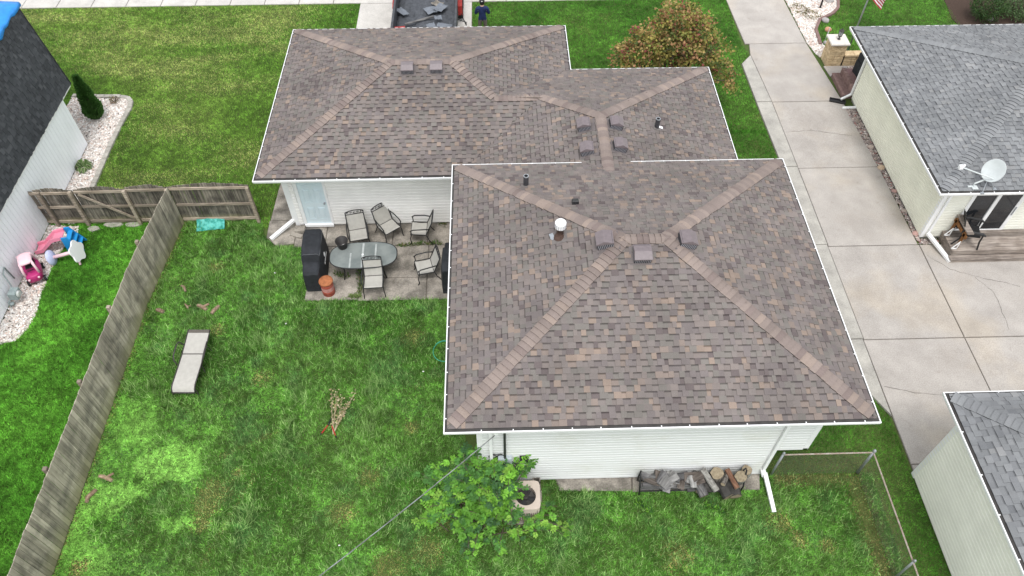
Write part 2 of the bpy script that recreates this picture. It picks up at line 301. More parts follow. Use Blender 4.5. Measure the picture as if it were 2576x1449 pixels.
def shingle_cells(fc, pal, wmin=.085, wmax=.19, expo=EXPO, band=.56):
    """(verts, faces, colours, centre) for every shingle tab of a roof plane, each a shallow wedge with its own butt edge"""
    out = []; dh = expo/math.sqrt(1+fc.m**2); h = fc.h0; e = 1e-6
    while h < fc.hmax-e:
        h1 = min(h+dh, fc.hmax); a0, a1 = fc.L(h+e), fc.L(h1-e); b0, b1 = fc.R(h+e), fc.R(h1-e)
        lo, hi = min(a0, a1), max(b0, b1); u = lo-random.uniform(0, .2); raised = random.random() < .5
        if hi-lo > .02:
            while u < hi:
                wd = random.uniform(wmin, wmax); ua, ub = u, u+wd; u = ub
                ca0, ca1, cb0, cb1 = max(ua, a0), max(ua, a1), min(ub, b0), min(ub, b1)
                if cb0-ca0 < .004 and cb1-ca1 < .004: raised = not raised; continue
                cb0, cb1 = max(cb0, ca0), max(cb1, ca1)
                c = pick(pal); k = random.uniform(.92, 1.08); c = tuple(x*k for x in c); t = .022 if raised else .011
                jg = random.uniform(-.0015, .0015)
                hb = h-jg-.004
                vs = [fc.P(ca0, hb, t), fc.P(cb0, hb, t), fc.P(cb1, h1, .002+(t-.011)*.9), fc.P(ca1, h1, .002+(t-.011)*.9), fc.P(ca0, hb, -.006), fc.P(cb0, hb, -.006), fc.P(cb1, h1, -.006), fc.P(ca1, h1, -.006)]
                if raised: fs = [(0, 1, 2, 3), (4, 5, 1, 0), (5, 6, 2, 1), (7, 4, 0, 3)]; cs = [c, tuple(x*.45 for x in c), tuple(x*.7 for x in c), tuple(x*.7 for x in c)]  # butt and side faces darkened: course shadow line put into the colour
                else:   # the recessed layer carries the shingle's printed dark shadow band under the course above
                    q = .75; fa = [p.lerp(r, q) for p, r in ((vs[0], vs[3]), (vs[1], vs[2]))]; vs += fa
                    fs = [(0, 1, 9, 8), (8, 9, 2, 3), (4, 5, 1, 0)]; cs = [c, tuple(x*band for x in c), tuple(x*.42 for x in c)]  # butt face again carries its shadow line as darker colour
                out.append((vs, fs, cs, (vs[0]+vs[2])/2)); raised = not raised if random.random() < .88 else raised
        h = h1
    return out
def cap_cells(a, b, n1, n2, pal, wid=.155, expo=.142, width_jit=.01):
    """hip and ridge caps from the low end a to the high end b between the planes with normals n1, n2"""
    a, b = Vector(a), Vector(b); d = (b-a); L = d.length; d.normalize(); out = []
    s1 = n1.cross(d).normalized(); s2 = n2.cross(d).normalized()
    if s1.z > 0: s1 = -s1
    if s2.z > 0: s2 = -s2
    if s1.dot(s2) > .9: s2 = -s2
    up = (n1+n2).normalized(); k = int(L/expo)+1
    for i in range(k):
        p0 = a+d*(i*expo); p1 = a+d*min(i*expo+expo*1.25, L+.02); c = pick(pal); f_ = random.uniform(.95, 1.1); c = tuple(min(x*f_*1.04, .9) for x in c)
        w_ = wid+random.uniform(-width_jit, width_jit); lift0, lift1 = .052, .026; sk = random.uniform(-.006, .006)
        row = []
        for p, lf, dd in ((p0, lift0, 1), (p1, lift1, -1)):
            row += [p+s1*w_+up*(lf*.75)+d*sk, p+s1*w_*.5+up*lf, p+up*lf*.82, p+s2*w_*.5+up*lf, p+s2*w_+up*(lf*.75)-d*sk]
        dn = [q-up*.028 for q in row[:5]]; vs = row+dn+[q-up*.05 for q in (row[0], row[5], row[4], row[9])]
        fs = [(i_, i_+1, i_+6, i_+5) for i_ in range(4)]+[(10+i_, 10+i_+1, i_+1, i_) for i_ in range(4)]+[(0, 5, 16, 15), (4, 17, 18, 9)]
        fs = [tuple(q) for q in fs]; out.append((vs, fs, [c]*4+[tuple(x*.35 for x in c)]*6, (p0+p1)/2))  # butt and edge faces darkened, a painted shadow line between caps
    return out
def put_cells(cells, name, rest, root, parent, most=300, mat=None):
    """the cells nearest the camera as objects of their own, the rest as one part"""
    cells = sorted(cells, key=lambda q: (q[3]-cam.location).length); r = MB(root)
    for i, (vs, fs, cs, c) in enumerate(cells):
        if i < most: MB(root).add(vs, fs, 0, cs).build(name, mat or M_SHING, parent, cols=True)
        else: r.add(vs, fs, 0, cs)
    if len(cells) > most: tag(r.build(rest, mat or M_SHING, parent, cols=True), kind='stuff')
def gutter(root, path, zt, w_=.115, h_=.115, hang=.62, skip=None, gap=0.):
    """K-style gutter along the eave corners in path (clockwise, house on the right), its hangers as sub-parts"""
    P = [Vector(p) for p in path]; n = len(P); inn = []
    for i in range(n):
        nr = []
        for a, b in ((i-1, i), (i, i+1)):
            if 0 <= a and b < n: d = (P[b]-P[a]).normalized(); nr.append(Vector((d.y, -d.x)))
        if len(nr) == 1: inn.append(nr[0])
        else: k = nr[0]+nr[1]; inn.append(k/(k.length_squared/2))
    prof = [(.028, -h_, 0), (.004, -h_*.55, 0), (.0, -.004, 0), (.004, 0, 0), (.026, 0, 0), (.028, -.012, 0), (.034, -h_*.8, 0), (w_, -h_*.8, 1), (w_+.002, .03, 1), (w_+.012, .03, 1), (w_+.012, -h_, 0)]
    m = MB(root); k = len(prof)
    for i in range(n-1):
        vs = [(*(P[j]+inn[j]*q[0]), zt+q[1]) for j in (i, i+1) for q in prof]
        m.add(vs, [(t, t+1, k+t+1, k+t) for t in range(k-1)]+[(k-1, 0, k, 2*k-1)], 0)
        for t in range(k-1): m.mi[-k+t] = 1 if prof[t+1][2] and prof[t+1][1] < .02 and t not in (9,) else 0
        if i == 0: m.add([vs[t] for t in range(k)], [tuple(range(k))])
        if i == n-2: m.add([vs[k+t] for t in range(k)], [tuple(range(k-1, -1, -1))])
    o = m.build('gutter', [M_WHITE, M_GUTIN], root)
    me = bpy.data.meshes.new('gutter_hanger'); b = MB(); b.box(-.011, .011, .008, w_, -.004, .006); me = b.build('gutter_hanger', M_WHITE, o)
    first = me; base = Vector(root.location)
    for i in range(n-1):
        d = P[i+1]-P[i]; L = d.length; d.normalize(); q = Vector((d.y, -d.x)); t = .35
        while t < L-.2:
            p = P[i]+d*t; hg = first if first is not None else link('gutter_hanger', me.data, o)
            first = None; hg.location = Vector((p.x, p.y, zt+.002))-base; hg.rotation_euler = (0, 0, math.atan2(d.y, d.x)+math.pi); t += hang*random.uniform(.9, 1.1)
    return o
def siding(root, a, b, z0, z1, mat, ex=.127, out=None, par=None, name='siding_board'):
    """lap siding from a to b (house on the left of the run), every course a board of its own"""
    a, b = Vector(a), Vector(b); d = b-a; L = d.length; d.normalize()
    m = MB(); pr = [(.012, 0), (-.026, .0), (-.022, ex*.68), (-.004, ex*.80), (-.002, ex), (.012, ex)]; n = len(pr)
    m.add([(x, y, z) for x in (0, L) for y, z in pr], [(i, n+i, n+(i+1) % n, (i+1) % n) for i in range(n)]+[tuple(range(n)), tuple(range(2*n-1, n-1, -1))])
    o = m.build(name, mat, par or root); me = o.data; k = int(round((z1-z0)/ex)); base = Vector(root.location); ang = math.atan2(d.y, d.x)
    for i in range(k):
        if i: o = link(name, me, par or root)
        o.location = Vector((a.x, a.y, z0+i*ex))-base; o.rotation_euler = (0, 0, ang)
def roof_mesh(root, faces, soffit, zs):
    m = MB(root)
    for fc in faces:
        hs_ = [0.]+sorted(set([x for x in getattr(fc, 'brk', [])]))+[fc.hmax]; e = 1e-5
        for h0, h1 in zip(hs_[:-1], hs_[1:]):
            m.add([fc.P(fc.L(h0+e), h0, -.012), fc.P(fc.R(h0+e), h0, -.012), fc.P(fc.R(h1-e), h1, -.012), fc.P(fc.L(h1-e), h1, -.012)], [(0, 1, 2, 3)], 0)
    for p in soffit: m.add([(x, y, zs) for x, y in p], [tuple(range(len(p)))], 1)
    return m.build('roof', [pm_roofdeck, M_WHITE], root)
pm_roofdeck = pm('roof_felt', (.05, .047, .045), .2, 5, .95)

SL = .32928
cx0, cx1, cy0, cy1, zc = -1.2515, 8.168, 7.756, 16.21, 3.95
ax0, ax1, ay0, ay1, za = -7.335, 2.663, 16.975, 25.038, 2.731
bx0, bx1, by1 = -1.22, 7.456, 22.335
OV = .68
HOUSE = thing('shingled_house', 'white-sided house with three brown mottled hip roofs, a patio and a firewood rack behind', 'house', (3., 15., 0))
X, Y = Vector((1, 0, 0)), Vector((0, 1, 0))
def hip(x0, x1, y0, y1, z, m):
    D = (y1-y0)/2; h = lambda s: s
    return [Face((0, y0, z), X, Y, m, lambda t: x0+t, lambda t: x1-t, D), Face((0, y1, z), X, -Y, m, lambda t: x0+t, lambda t: x1-t, D),
            Face((x0, 0, z), Y, X, m, lambda t: y0+t, lambda t: y1-t, D), Face((x1, 0, z), Y, -X, m, lambda t: y0+t, lambda t: y1-t, D)]
C = hip(cx0, cx1, cy0, cy1, zc, SL)
d2 = (by1-ay0)/2; dB = (bx1-bx0)/2; DA = (ay1-ay0)/2; YS = 15.45
A_S = Face((0, ay0, za), X, Y, SL, lambda t: ax0+t, lambda t: bx0+t if t < d2 else ax1-t, DA); A_S.brk = [d2]
A_N = Face((0, ay1, za), X, -Y, SL, lambda t: ax0+t, lambda t: ax1-t, DA)
A_W = Face((ax0, 0, za), Y, X, SL, lambda t: ay0+t, lambda t: ay1-t, DA)
A_E = Face((ax1, 0, za), Y, -X, SL, lambda t: by1-t if t < d2 else ay0+t, lambda t: ay1-t, DA); A_E.brk = [d2]
B_N = Face((0, by1, za), X, -Y, SL, lambda t: ax1-t if t < d2 else bx0+t, lambda t: bx1-t, dB); B_N.brk = [d2]
B_W = Face((bx0, 0, za), Y, X, SL, lambda t: YS, lambda t: ay0+t if t < d2 else by1-t, dB); B_W.brk = [d2]
B_E = Face((bx1, 0, za), Y, -X, SL, lambda t: YS, lambda t: by1-t, dB)
allf = C+[A_S, A_N, A_W, A_E, B_N, B_W, B_E]
ROOF = roof_mesh(HOUSE, allf, [rect(cx0+.1, cx1-.1, cy0+.1, cy1-.1)], zc-.1)
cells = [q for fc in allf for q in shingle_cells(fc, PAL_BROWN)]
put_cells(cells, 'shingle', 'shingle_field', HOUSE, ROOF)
DC = (cy1-cy0)/2; mc = (cy0+cy1)/2; zr = zc+SL*DC; zA = za+SL*DA; mA = (ay0+ay1)/2; yl = (ay0+by1)/2; zl = za+SL*d2; xb = (bx0+bx1)/2; zB = za+SL*dB
NS, NN, NW, NE = C[0].N, C[1].N, C[2].N, C[3].N
caps = []
for a, b, n1, n2 in [((cx0, cy0, zc), (cx0+DC, mc, zr), NS, NW), ((cx1, cy0, zc), (cx1-DC, mc, zr), NS, NE), ((cx0, cy1, zc), (cx0+DC, mc, zr), NN, NW), ((cx1, cy1, zc), (cx1-DC, mc, zr), NN, NE),
                     ((cx0+DC, mc, zr), (cx1-DC, mc, zr), NS, NN),
                     ((ax0, ay0, za), (ax0+DA, mA, zA), NS, NW), ((ax0, ay1, za), (ax0+DA, mA, zA), NN, NW), ((ax1, ay1, za), (ax1-DA, mA, zA), NN, NE), ((ax1-d2, yl, zl), (ax1-DA, mA, zA), NS, NE),
                     ((ax0+DA, mA, zA), (ax1-DA, mA, zA), NS, NN), ((ax1-d2, yl, zl), (bx0+d2, yl, zl), NS, NN), ((bx0+d2, yl, zl), (xb, by1-dB, zB), NN, NW), ((bx1, by1, za), (xb, by1-dB, zB), NN, NE),
                     ((xb, by1-dB, zB), (xb, cy1-(zB-zc)/SL-.05, zB), NW, NE)]:
    a, b = Vector(a), Vector(b); d = (b-a).normalized(); st = .26 if a.z < b.z-.1 and min(abs(a.z-zc), abs(a.z-za)) < .01 else 0
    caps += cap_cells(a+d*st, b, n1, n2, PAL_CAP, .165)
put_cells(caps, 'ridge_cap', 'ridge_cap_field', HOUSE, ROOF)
hw = (zB-zc)/SL
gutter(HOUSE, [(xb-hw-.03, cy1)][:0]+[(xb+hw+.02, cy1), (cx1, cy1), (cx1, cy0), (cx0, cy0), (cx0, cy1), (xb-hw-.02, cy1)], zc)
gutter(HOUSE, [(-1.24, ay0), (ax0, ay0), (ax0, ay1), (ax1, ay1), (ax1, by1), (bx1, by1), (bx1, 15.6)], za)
# walls: a core of sheathing, lap siding boards, corner trim
m = MB(HOUSE); WC = (-.57, 6.72, 8.436, 15.53)
m.box(WC[0]+.03, WC[1]-.03, WC[2]+.03, WC[3], .12, zc-.1); m.box(6.69, 7.46, 8.47, 15.5, 1.5, zc-.1)
m.box(ax0+OV+.03, ax1-OV-.03, ay0+OV+.03, ay1-OV-.03, .1, za-.06); m.box(-.6, bx1-OV-.03, 15.5, by1-OV-.03, .1, za-.06)
m.build('wall', M_SIDING, HOUSE)
m = MB(HOUSE); m.box(WC[0]+.01, WC[1]-.01, WC[2]+.02, WC[3], -.1, .14); m.box(ax0+OV+.01, ax1-OV, ay0+OV+.02, ay1-OV, -.1, .14); m.build('foundation', M_CONCG, HOUSE)
zt = zc-.11
siding(HOUSE, (WC[0], WC[2]), (WC[1], WC[2]), .11, zt, M_SIDINGC)
siding(HOUSE, (6.73, WC[2]), (7.48, WC[2]), 1.47, zt, M_SIDINGC)
siding(HOUSE, (WC[0], WC[3]), (WC[0], WC[2]), .11, zt, M_SIDING)
siding(HOUSE, (7.48, WC[2]), (7.48, WC[3]), 1.47, zt, M_SIDING)
wa = ay0+OV
siding(HOUSE, (ax0+OV, wa), (-6.42, wa), .14, za-.06, M_SIDING); siding(HOUSE, (-5.42, wa), (-.57, wa), .14, za-.06, M_SIDING)
siding(HOUSE, (ax0+OV, ay1-OV), (ax0+OV, wa), .14, za-.06, M_SIDING); siding(HOUSE, (bx1-OV, 15.6), (bx1-OV, by1-OV), .14, za-.06, M_SIDING)
siding(HOUSE, (ax1-OV, ay1-OV), (ax0+OV, ay1-OV), .14, za-.06, M_SIDING)
def trim(x, y, z0, z1, sx, sy, par=HOUSE, mat=M_WHITE, wd=.1):
    b = MB(par); b.box(min(x-.026*sx, x+wd*sx), max(x-.026*sx, x+wd*sx), min(y-.026*sy, y), max(y-.026*sy, y), z0, z1); b.box(min(x-.024*sx, x), max(x-.024*sx, x), min(y, y+wd*sy), max(y, y+wd*sy), z0, z1)
    b.build('corner_trim', mat, par)
trim(WC[0], WC[2], .1, zt, 1, 1); trim(7.48, WC[2], 1.44, zt, -1, 1); trim(ax0+OV, wa, .1, za-.06, 1, 1)
b = MB(HOUSE); b.box(6.66, 7.5, 8.41, 15.5, 1.44, 1.5); b.build('bay_underside', M_WHITE, HOUSE)
# the pale blue six-panel side door
dr = MB(HOUSE); dx0, dx1 = -6.29, -5.48; dy = wa-.012; dr.box(dx0, dx1, dy-.005, dy+.03, .2, 2.2)
M_DOOR = pm('pale_blue_door_paint', (.62, .72, .76), .03, 4, .4, spec=.4)
door = dr.build('door', M_DOOR, HOUSE)
for px0, px1 in ((.12, .36), (.46, .70)):
    for pz0, pz1 in ((.2, .72), (.95, 1.55), (1.68, 1.88)):
        b = MB(HOUSE); x0, x1, z0, z1 = dx0+px0, dx0+px1, .2+pz0, .2+pz1; yy = dy-.005
        for q in ((x0, x0+.02, z0, z1), (x1-.02, x1, z0, z1), (x0+.02, x1-.02, z0, z0+.02), (x0+.02, x1-.02, z1-.02, z1)): b.box(q[0], q[1], yy-.012, yy, q[2], q[3])
        b.box(x0+.05, x1-.05, yy-.014, yy, z0+.05, z1-.05); b.build('door_panel', M_DOOR, door)
b = MB(HOUSE, Matrix.Translation((dx1-.07, dy-.01, 1.15)) @ Matrix.Rotation(math.pi/2, 4, 'X')); b.lathe([(.03, 0), (.03, .01), (.012, .015), (.012, .045), (.03, .05), (.034, .065), (.02, .08)], n=12); b.build('door_knob', M_STEEL, door, True)
b = MB(HOUSE)
for q in ((dx0-.11, dx0, .2, 2.3), (dx1, dx1+.07, .2, 2.3), (dx0-.11, dx1+.07, 2.2, 2.3)): b.box(q[0], q[1], wa-.05, wa+.02, q[2], q[3])
b.build('door_frame', M_WHITE, HOUSE)
b = MB(HOUSE); b.box(dx0-.08, dx1+.06, wa-.10, wa-.05, .1, .195); b.box(dx0-.02, dx1+.02, wa-.05, wa+.02, .12, .2); b.build('threshold', M_WHITE, HOUSE)
# downspouts
def pipe(root, pts, w_=.075, h_=.06, name='downspout', mat=M_WHITE):
    b = MB(root)
    for p, q in zip(pts[:-1], pts[1:]):
        p, q = Vector(p), Vector(q); e = (q-p).normalized()*.02; b.bar(p-e, q+e, w_, h_, up=(0, 1, .001) if abs((q-p).normalized().z) > .8 else (0, 0, 1))
    return b.build(name, mat, root)
pipe(HOUSE, [(-.13, 7.83, 3.84), (-.13, 7.86, 3.7), (-.27, 8.36, 3.25), (-.27, 8.36, .45), (-.2, 8.2, .2)])
pipe(HOUSE, [(6.66, 8.37, zc-.1), (6.66, 8.37, .38)]); pipe(HOUSE, [(6.73, 8.33, .30), (6.80, 7.42, .06)], .1, .07, 'downspout_extension')
pipe(HOUSE, [(6.66, 8.37, .42), (6.72, 8.33, .22)], .12, .1, 'downspout_elbow')
pipe(HOUSE, [(-6.72, 17.70, 2.5), (-6.72, 17.70, .3)]); pipe(HOUSE, [(-6.72, 17.70, .32), (-7.42, 17.08, .09)], .12, .09, 'downspout_extension')
# roof vents, flues
M_VENT = pm('mauve_brown_sheet_metal', (.155, .128, .134), .1, 12, .45, spec=.4)
M_GRILL = pm('vent_mesh_dark', (.04, .04, .045), .2, 30, .6)
M_SLAT = pm('vent_slat', (.34, .33, .36), .1, 20, .5)
M_FLANGE = pm('vent_flange', (.13, .112, .11), .1, 12, .7)
def frame(fc, p, turn=0.):
    z = fc.N; y = (fc.RUN+Vector((0, 0, fc.m))).normalized(); x = y.cross(z); M = Matrix.Identity(4)
    for i, q in enumerate((x, y, z)): M[0][i], M[1][i], M[2][i] = q
    M.translation = p; return M @ Matrix.Rotation(turn, 4, 'Z')
def vent(px, py, fc, k=.3, turn=0.):
    p = RP(px, py, fc.N, fc.P(0, 0, .06)); p -= fc.N*.06; T = Matrix.Translation(-Vector(HOUSE.location)) @ frame(fc, p, turn)
    b = MB(T=T); b.box(-k*.72, k*.72, -k*.62, k*.8, .006, .016); v = b.build('roof_vent', M_FLANGE, ROOF)
    b = MB(T=T); h0, h1 = .1, .135
    b.add([(-k*.52, -k*.52, .19), (k*.52, -k*.52, .19), (k*.52, k*.52, .14), (-k*.52, k*.52, .14), (-k*.52, -k*.50, .215), (k*.52, -k*.50, .215), (k*.50, -k*.02, .265), (-k*.50, -k*.02, .265), (-k*.52, k*.52, .16), (k*.52, k*.52, .16)],
          [(3, 2, 1, 0), (0, 1, 5, 4), (4, 5, 6, 7), (7, 6, 9, 8), (8, 9, 2, 3), (1, 2, 9, 6, 5), (0, 4, 7, 8, 3)]); b.build('vent_hood', M_VENT, v)
    b = MB(T=T); b.box(-k*.48, k*.48, -k*.50, k*.46, .016, .175, 0)
    for i in range(9):
        t = -k*.42+i*k*.105
        b.box(t-.006, t+.006, -k*.512, -k*.498, .02, .185, 1); b.box(-k*.492, -k*.478, t-.006, t+.006, .02, .165, 1); b.box(k*.478, k*.492, t-.006, t+.006, .02, .165, 1)
    b.build('vent_grille', [M_GRILL, M_SLAT], v)
for q in ((1025, 172), (1098, 170)): vent(*q, A_S, .38)
for q in ((1470, 316), (1478, 377)): vent(*q, B_W, .38)
for q in ((1548, 313), (1558, 368)): vent(*q, B_E, .38)
vent(1523, 607, C[2], .40); vent(1615, 640, C[0], .40); vent(1727, 606, C[3], .40)
M_PIPE = pm('dark_plastic_pipe', (.05, .05, .055), .2, 15, .55)
pm_roofdeck2 = pm('flashing_brown', (.15, .135, .128), .15, 9, .8)
def flue(px, py, fc, r=.05, h=.32):
    p = RP(px, py, fc.N, fc.P(0, 0)); b = MB(HOUSE); b.lathe([(r, -.05), (r, h), (r*.72, h), (r*.72, h-.12)], p, 14); o = b.build('vent_pipe', M_PIPE, ROOF, False); b = MB(HOUSE); b.lathe([(r*.74, h+.002), (r*1.04, h+.002), (r*1.04, h-.02)], p, 14, cap=False); b.build('pipe_rim', M_STEEL, o)
    b = MB(T=Matrix.Translation(-Vector(HOUSE.location)) @ frame(fc, p)); b.box(-.13, .13, -.16, .14, .004, .018); b.build('pipe_flashing', pm_roofdeck2, o); return p
flue(1652, 321, B_E, .07, .34); flue(1323, 466, C[1], .07, .34)
p = RP(1662, 322, B_E.N, B_E.P(0, 0)); b = MB(T=Matrix.Translation(-Vector(HOUSE.location)) @ frame(B_E, p)); b.prism([(-.05, -.05), (.05, -.07), (.06, .05), (-.03, .08)], .016, .024); b.build('flashing_patch', M_WHITE, ROOF)
p = RP(1447, 512, C[1].N, C[1].P(0, 0)); b = MB(T=Matrix.Translation(-Vector(HOUSE.location)) @ frame(C[1], p)); b.cham(-.085, .085, -.08, .09, .0, .11, .015); b.build('exhaust_cap', M_BLACK, ROOF)
p = RP(1408, 597, C[2].N, C[2].P(0, 0)); b = MB(HOUSE); b.lathe([(.15, -.06), (.14, .03), (.09, .06), (.085, .36), (.09, .36)], p, 14); ch = b.build('furnace_flue', pm('rusty_brown_flue', (.075, .045, .035), .4, 12, .7), ROOF, True)
b = MB(HOUSE); b.lathe([(.05, .36), (.135, .37), (.135, .52), (.12, .54), (.0, .545)], p, 20); b.build('flue_cap', M_WHITE, ch, False)
b = MB(HOUSE)
for k in range(16): a = k*math.pi/8; b.box(-.006, .006, .133, .143, .38, .5, T=Matrix.Translation(p) @ Matrix.Rotation(a, 4, 'Z'))
b.build('flue_cap_rib', M_SLAT, ch)
b = MB(T=Matrix.Translation(-Vector(HOUSE.location)) @ frame(C[2], p)); b.box(-.2, .2, -.2, .2, .004, .02); b.build('flue_flashing', pm_roofdeck2, ch)
b = MB(T=Matrix.Translation(-Vector(HOUSE.location)) @ frame(C[2], p)); b.prism([(-.16, -.26), (.02, -.22), (.06, -.17), (-.02, -.12), (-.17, -.16)], .022, .028); b.build('sealant_patch', M_STEEL, ch)

# ---------------------------------------------------------------- the two neighbours on the drive side
def leafcap(pal): return [(tuple(x*1.05 for x in c), w_) for c, w_ in pal]
M_GLASS = pm('dark_door_glass', (.02, .022, .026), .3, 2, .06, spec=.6)
rx0, rx1, ry0, ry1, rz, rm = 13.30, 25., 16.10, 25.02, 2.5, .30
GREEN = thing('pale_green_house', 'pale green-sided house with grey hip roof, satellite dish and wooden deck', 'house', (18., 20., 0))
RF = hip(rx0, rx1, ry0, ry1, rz, rm); DR = (ry1-ry0)/2
r = roof_mesh(GREEN, RF, [rect(rx0+.1, rx1-.1, ry0+.1, ry1-.1)], rz-.1)
put_cells([q for fc in RF[:3] for q in shingle_cells(fc, PAL_GREY, .10, .20, band=.76) if q[3].x < 20.5], 'shingle', 'shingle_field', GREEN, r)
cp = []
for a, b, n1, n2 in [((rx0, ry0, rz), (rx0+DR, ry0+DR, rz+rm*DR), RF[0].N, RF[2].N), ((rx0, ry1, rz), (rx0+DR, ry0+DR, rz+rm*DR), RF[1].N, RF[2].N), ((rx0+DR, ry0+DR, rz+rm*DR), (rx1-DR, ry0+DR, rz+rm*DR), RF[0].N, RF[1].N)]:
    a, b = Vector(a), Vector(b); cp += cap_cells(a+(b-a).normalized()*.22, b, n1, n2, PAL_GREY[:3], width_jit=.004)
put_cells(cp, 'ridge_cap', 'ridge_cap_field', GREEN, r)
gutter(GREEN, [(22, ry0), (rx0, ry0), (rx0, ry1), (22, ry1)], rz, hang=.75)
gx, gy0, gy1 = 13.86, 16.58, 23.85
b = MB(GREEN); b.box(gx+.03, 24.5, gy0+.03, gy1, .1, rz-.09); b.build('wall', M_BEIGE, GREEN)
b = MB(GREEN); b.box(gx+.01, 24.5, gy0+.01, gy1, -.1, .16); b.build('foundation', M_CONCG, GREEN)
siding(GREEN, (gx, gy1), (gx, gy0), .12, rz-.08, M_BEIGE, .118); siding(GREEN, (gx, gy0), (14.72, gy0), .12, rz-.08, M_BEIGE2, .118); siding(GREEN, (16.42, gy0), (20, gy0), .12, rz-.08, M_BEIGE2, .118)
trim(gx, gy0, .1, rz-.08, 1, 1, GREEN)
b = MB(GREEN)   # sliding door: frame, two panes
for q in ((14.72, 14.84, .34, 2.3), (16.30, 16.42, .34, 2.3), (14.84, 16.30, .34, .44), (14.84, 16.30, 2.18, 2.3), (15.52, 15.64, .44, 2.18)): b.box(q[0], q[1], gy0-.05, gy0+.02, q[2], q[3])
sd = b.build('sliding_door', M_WHITE, GREEN)
for x0, x1, yo in ((14.84, 15.52, 0), (15.64, 16.30, -.02)):
    b = MB(GREEN); b.box(x0, x1, gy0-.01+yo, gy0+.01+yo, .44, 2.18); b.build('glass_pane', M_GLASS, sd)
b = MB(GREEN); b.box(16.33, 16.36, gy0-.075, gy0-.05, 1.1, 1.45); b.build('door_handle', M_STEEL, sd)
b = MB(GREEN); b.box(16.75, 16.85, gy0-.09, gy0-.018, 1.6, 1.8); b.build('wall_lantern', M_BLACK, GREEN)
pipe(GREEN, [(14.02, gy0-.05, rz-.1), (14.02, gy0-.05, .3)]); pipe(GREEN, [(14.02, gy0-.06, .3), (14.43, 15.5, .09)], .12, .08, 'downspout_extension')
pipe(GREEN, [(gx-.05, 23.92, rz-.12), (gx-.05, 23.92, .25), (gx-.45, 23.78, .14)])
b = MB(GREEN); b.tube([(13.86, 23.3, .1), (13.35, 23.34, .06)], .055, 10); b.build('drain_pipe', M_WHITE, GREEN)
# deck with two steps
DK = thing('wooden_deck', 'grey weathered plank deck with a step below the sliding glass door', 'deck', (15.9, 16., 0))
for i in range(6):
    b = MB(DK); b.box(14.45, 17.2, 15.66+i*.148, 15.66+i*.148+.138, .37, .405); b.build('plank', M_DECK, DK)
for i in range(2):
    b = MB(DK); b.box(14.40, 17.35, 15.46+i*.1, 15.46+i*.1+.094, .17, .20); b.build('plank', M_DECK, DK)
b = MB(DK); b.box(14.48, 17.15, 15.67, 15.70, .2, .37); b.box(14.42, 17.3, 15.48, 15.5, .02, .17); b.box(14.48, 14.51, 15.7, 16.54, .02, .37); b.box(17.12, 17.15, 15.7, 16.54, .02, .37); b.box(14.42, 14.45, 15.5, 15.68, .02, .17); b.box(15.7, 15.75, 15.7, 16.5, .02, .37); b.build('deck_frame', M_DECK, DK)
# plank bench at the deck end: orange-brown uprights, small white trestles
BN = thing('wooden_bench', 'orange-brown plank bench with white brackets standing on the deck end', 'bench', (14.62, 16.1, .405))
M_ORWOOD = woodm('orange_stained_wood', (.20, .09, .035), (.42, .20, .08), (.8, .8, .8), (26, 26, 3))
b = MB(); b.box(-.03, .17, -.42, .42, .72, .76); b.build('bench_top', M_DECK, BN)
for y in (-.33, .27): b = MB(); b.box(-.02, .02, y, y+.09, 0, .72); b.build('upright', M_ORWOOD, BN)
b = MB(); b.box(-.02, .02, -.42, .42, .5, .62); b.build('rail', M_ORWOOD, BN)
for y in (-.36, .22):
    b = MB(); b.bar((-.04, y, .02), (-.04, y, .34), .03, .02); b.bar((-.04, y, .02), (-.20, y, .02), .03, .02); b.bar((-.20, y, .02), (-.04, y, .34), .03, .02); b.build('bracket', M_WHITE, BN)
# black moulded armchair
def armchair(root, mat):
    b = MB(); b.add([(-.26, -.25, .42), (.26, -.25, .42), (.24, .22, .36), (-.24, .22, .36), (-.26, -.25, .46), (.26, -.25, .46), (.24, .22, .40), (-.24, .22, .40)], [(3, 2, 1, 0), (4, 5, 6, 7), (0, 1, 5, 4), (1, 2, 6, 5), (2, 3, 7, 6), (3, 0, 4, 7)]); b.build('seat', mat, root)
    for i in range(5):
        x = -.2+i*.1; b = MB(); b.bar((x, .22, .38), (x*1.1, .42, 1.0+.06*math.cos(x*7)), .085, .025, up=(0, 1, 0)); b.build('back_slat', mat, root)
    for s in (-1, 1):
        b = MB(); b.tube([(s*.31, .34, .62), (s*.33, .1, .66), (s*.33, -.24, .65), (s*.32, -.33, .60)], [.04, .045, .05, .03], 8); b.build('armrest', mat, root)
        b = MB(); b.tube([(s*.32, -.26, .64), (s*.31, -.28, .3), (s*.34, -.34, 0)], .028, 6); b.build('leg', mat, root)
        b = MB(); b.tube([(s*.31, .34, .62), (s*.3, .3, .3), (s*.32, .44, 0)], .028, 6); b.build('leg', mat, root)
    return root
armchair(thing('armchair', 'black plastic armchair on the grey deck beside the glass door', 'chair', (15.02, 16.12, .405), math.radians(72)), M_BLACK)
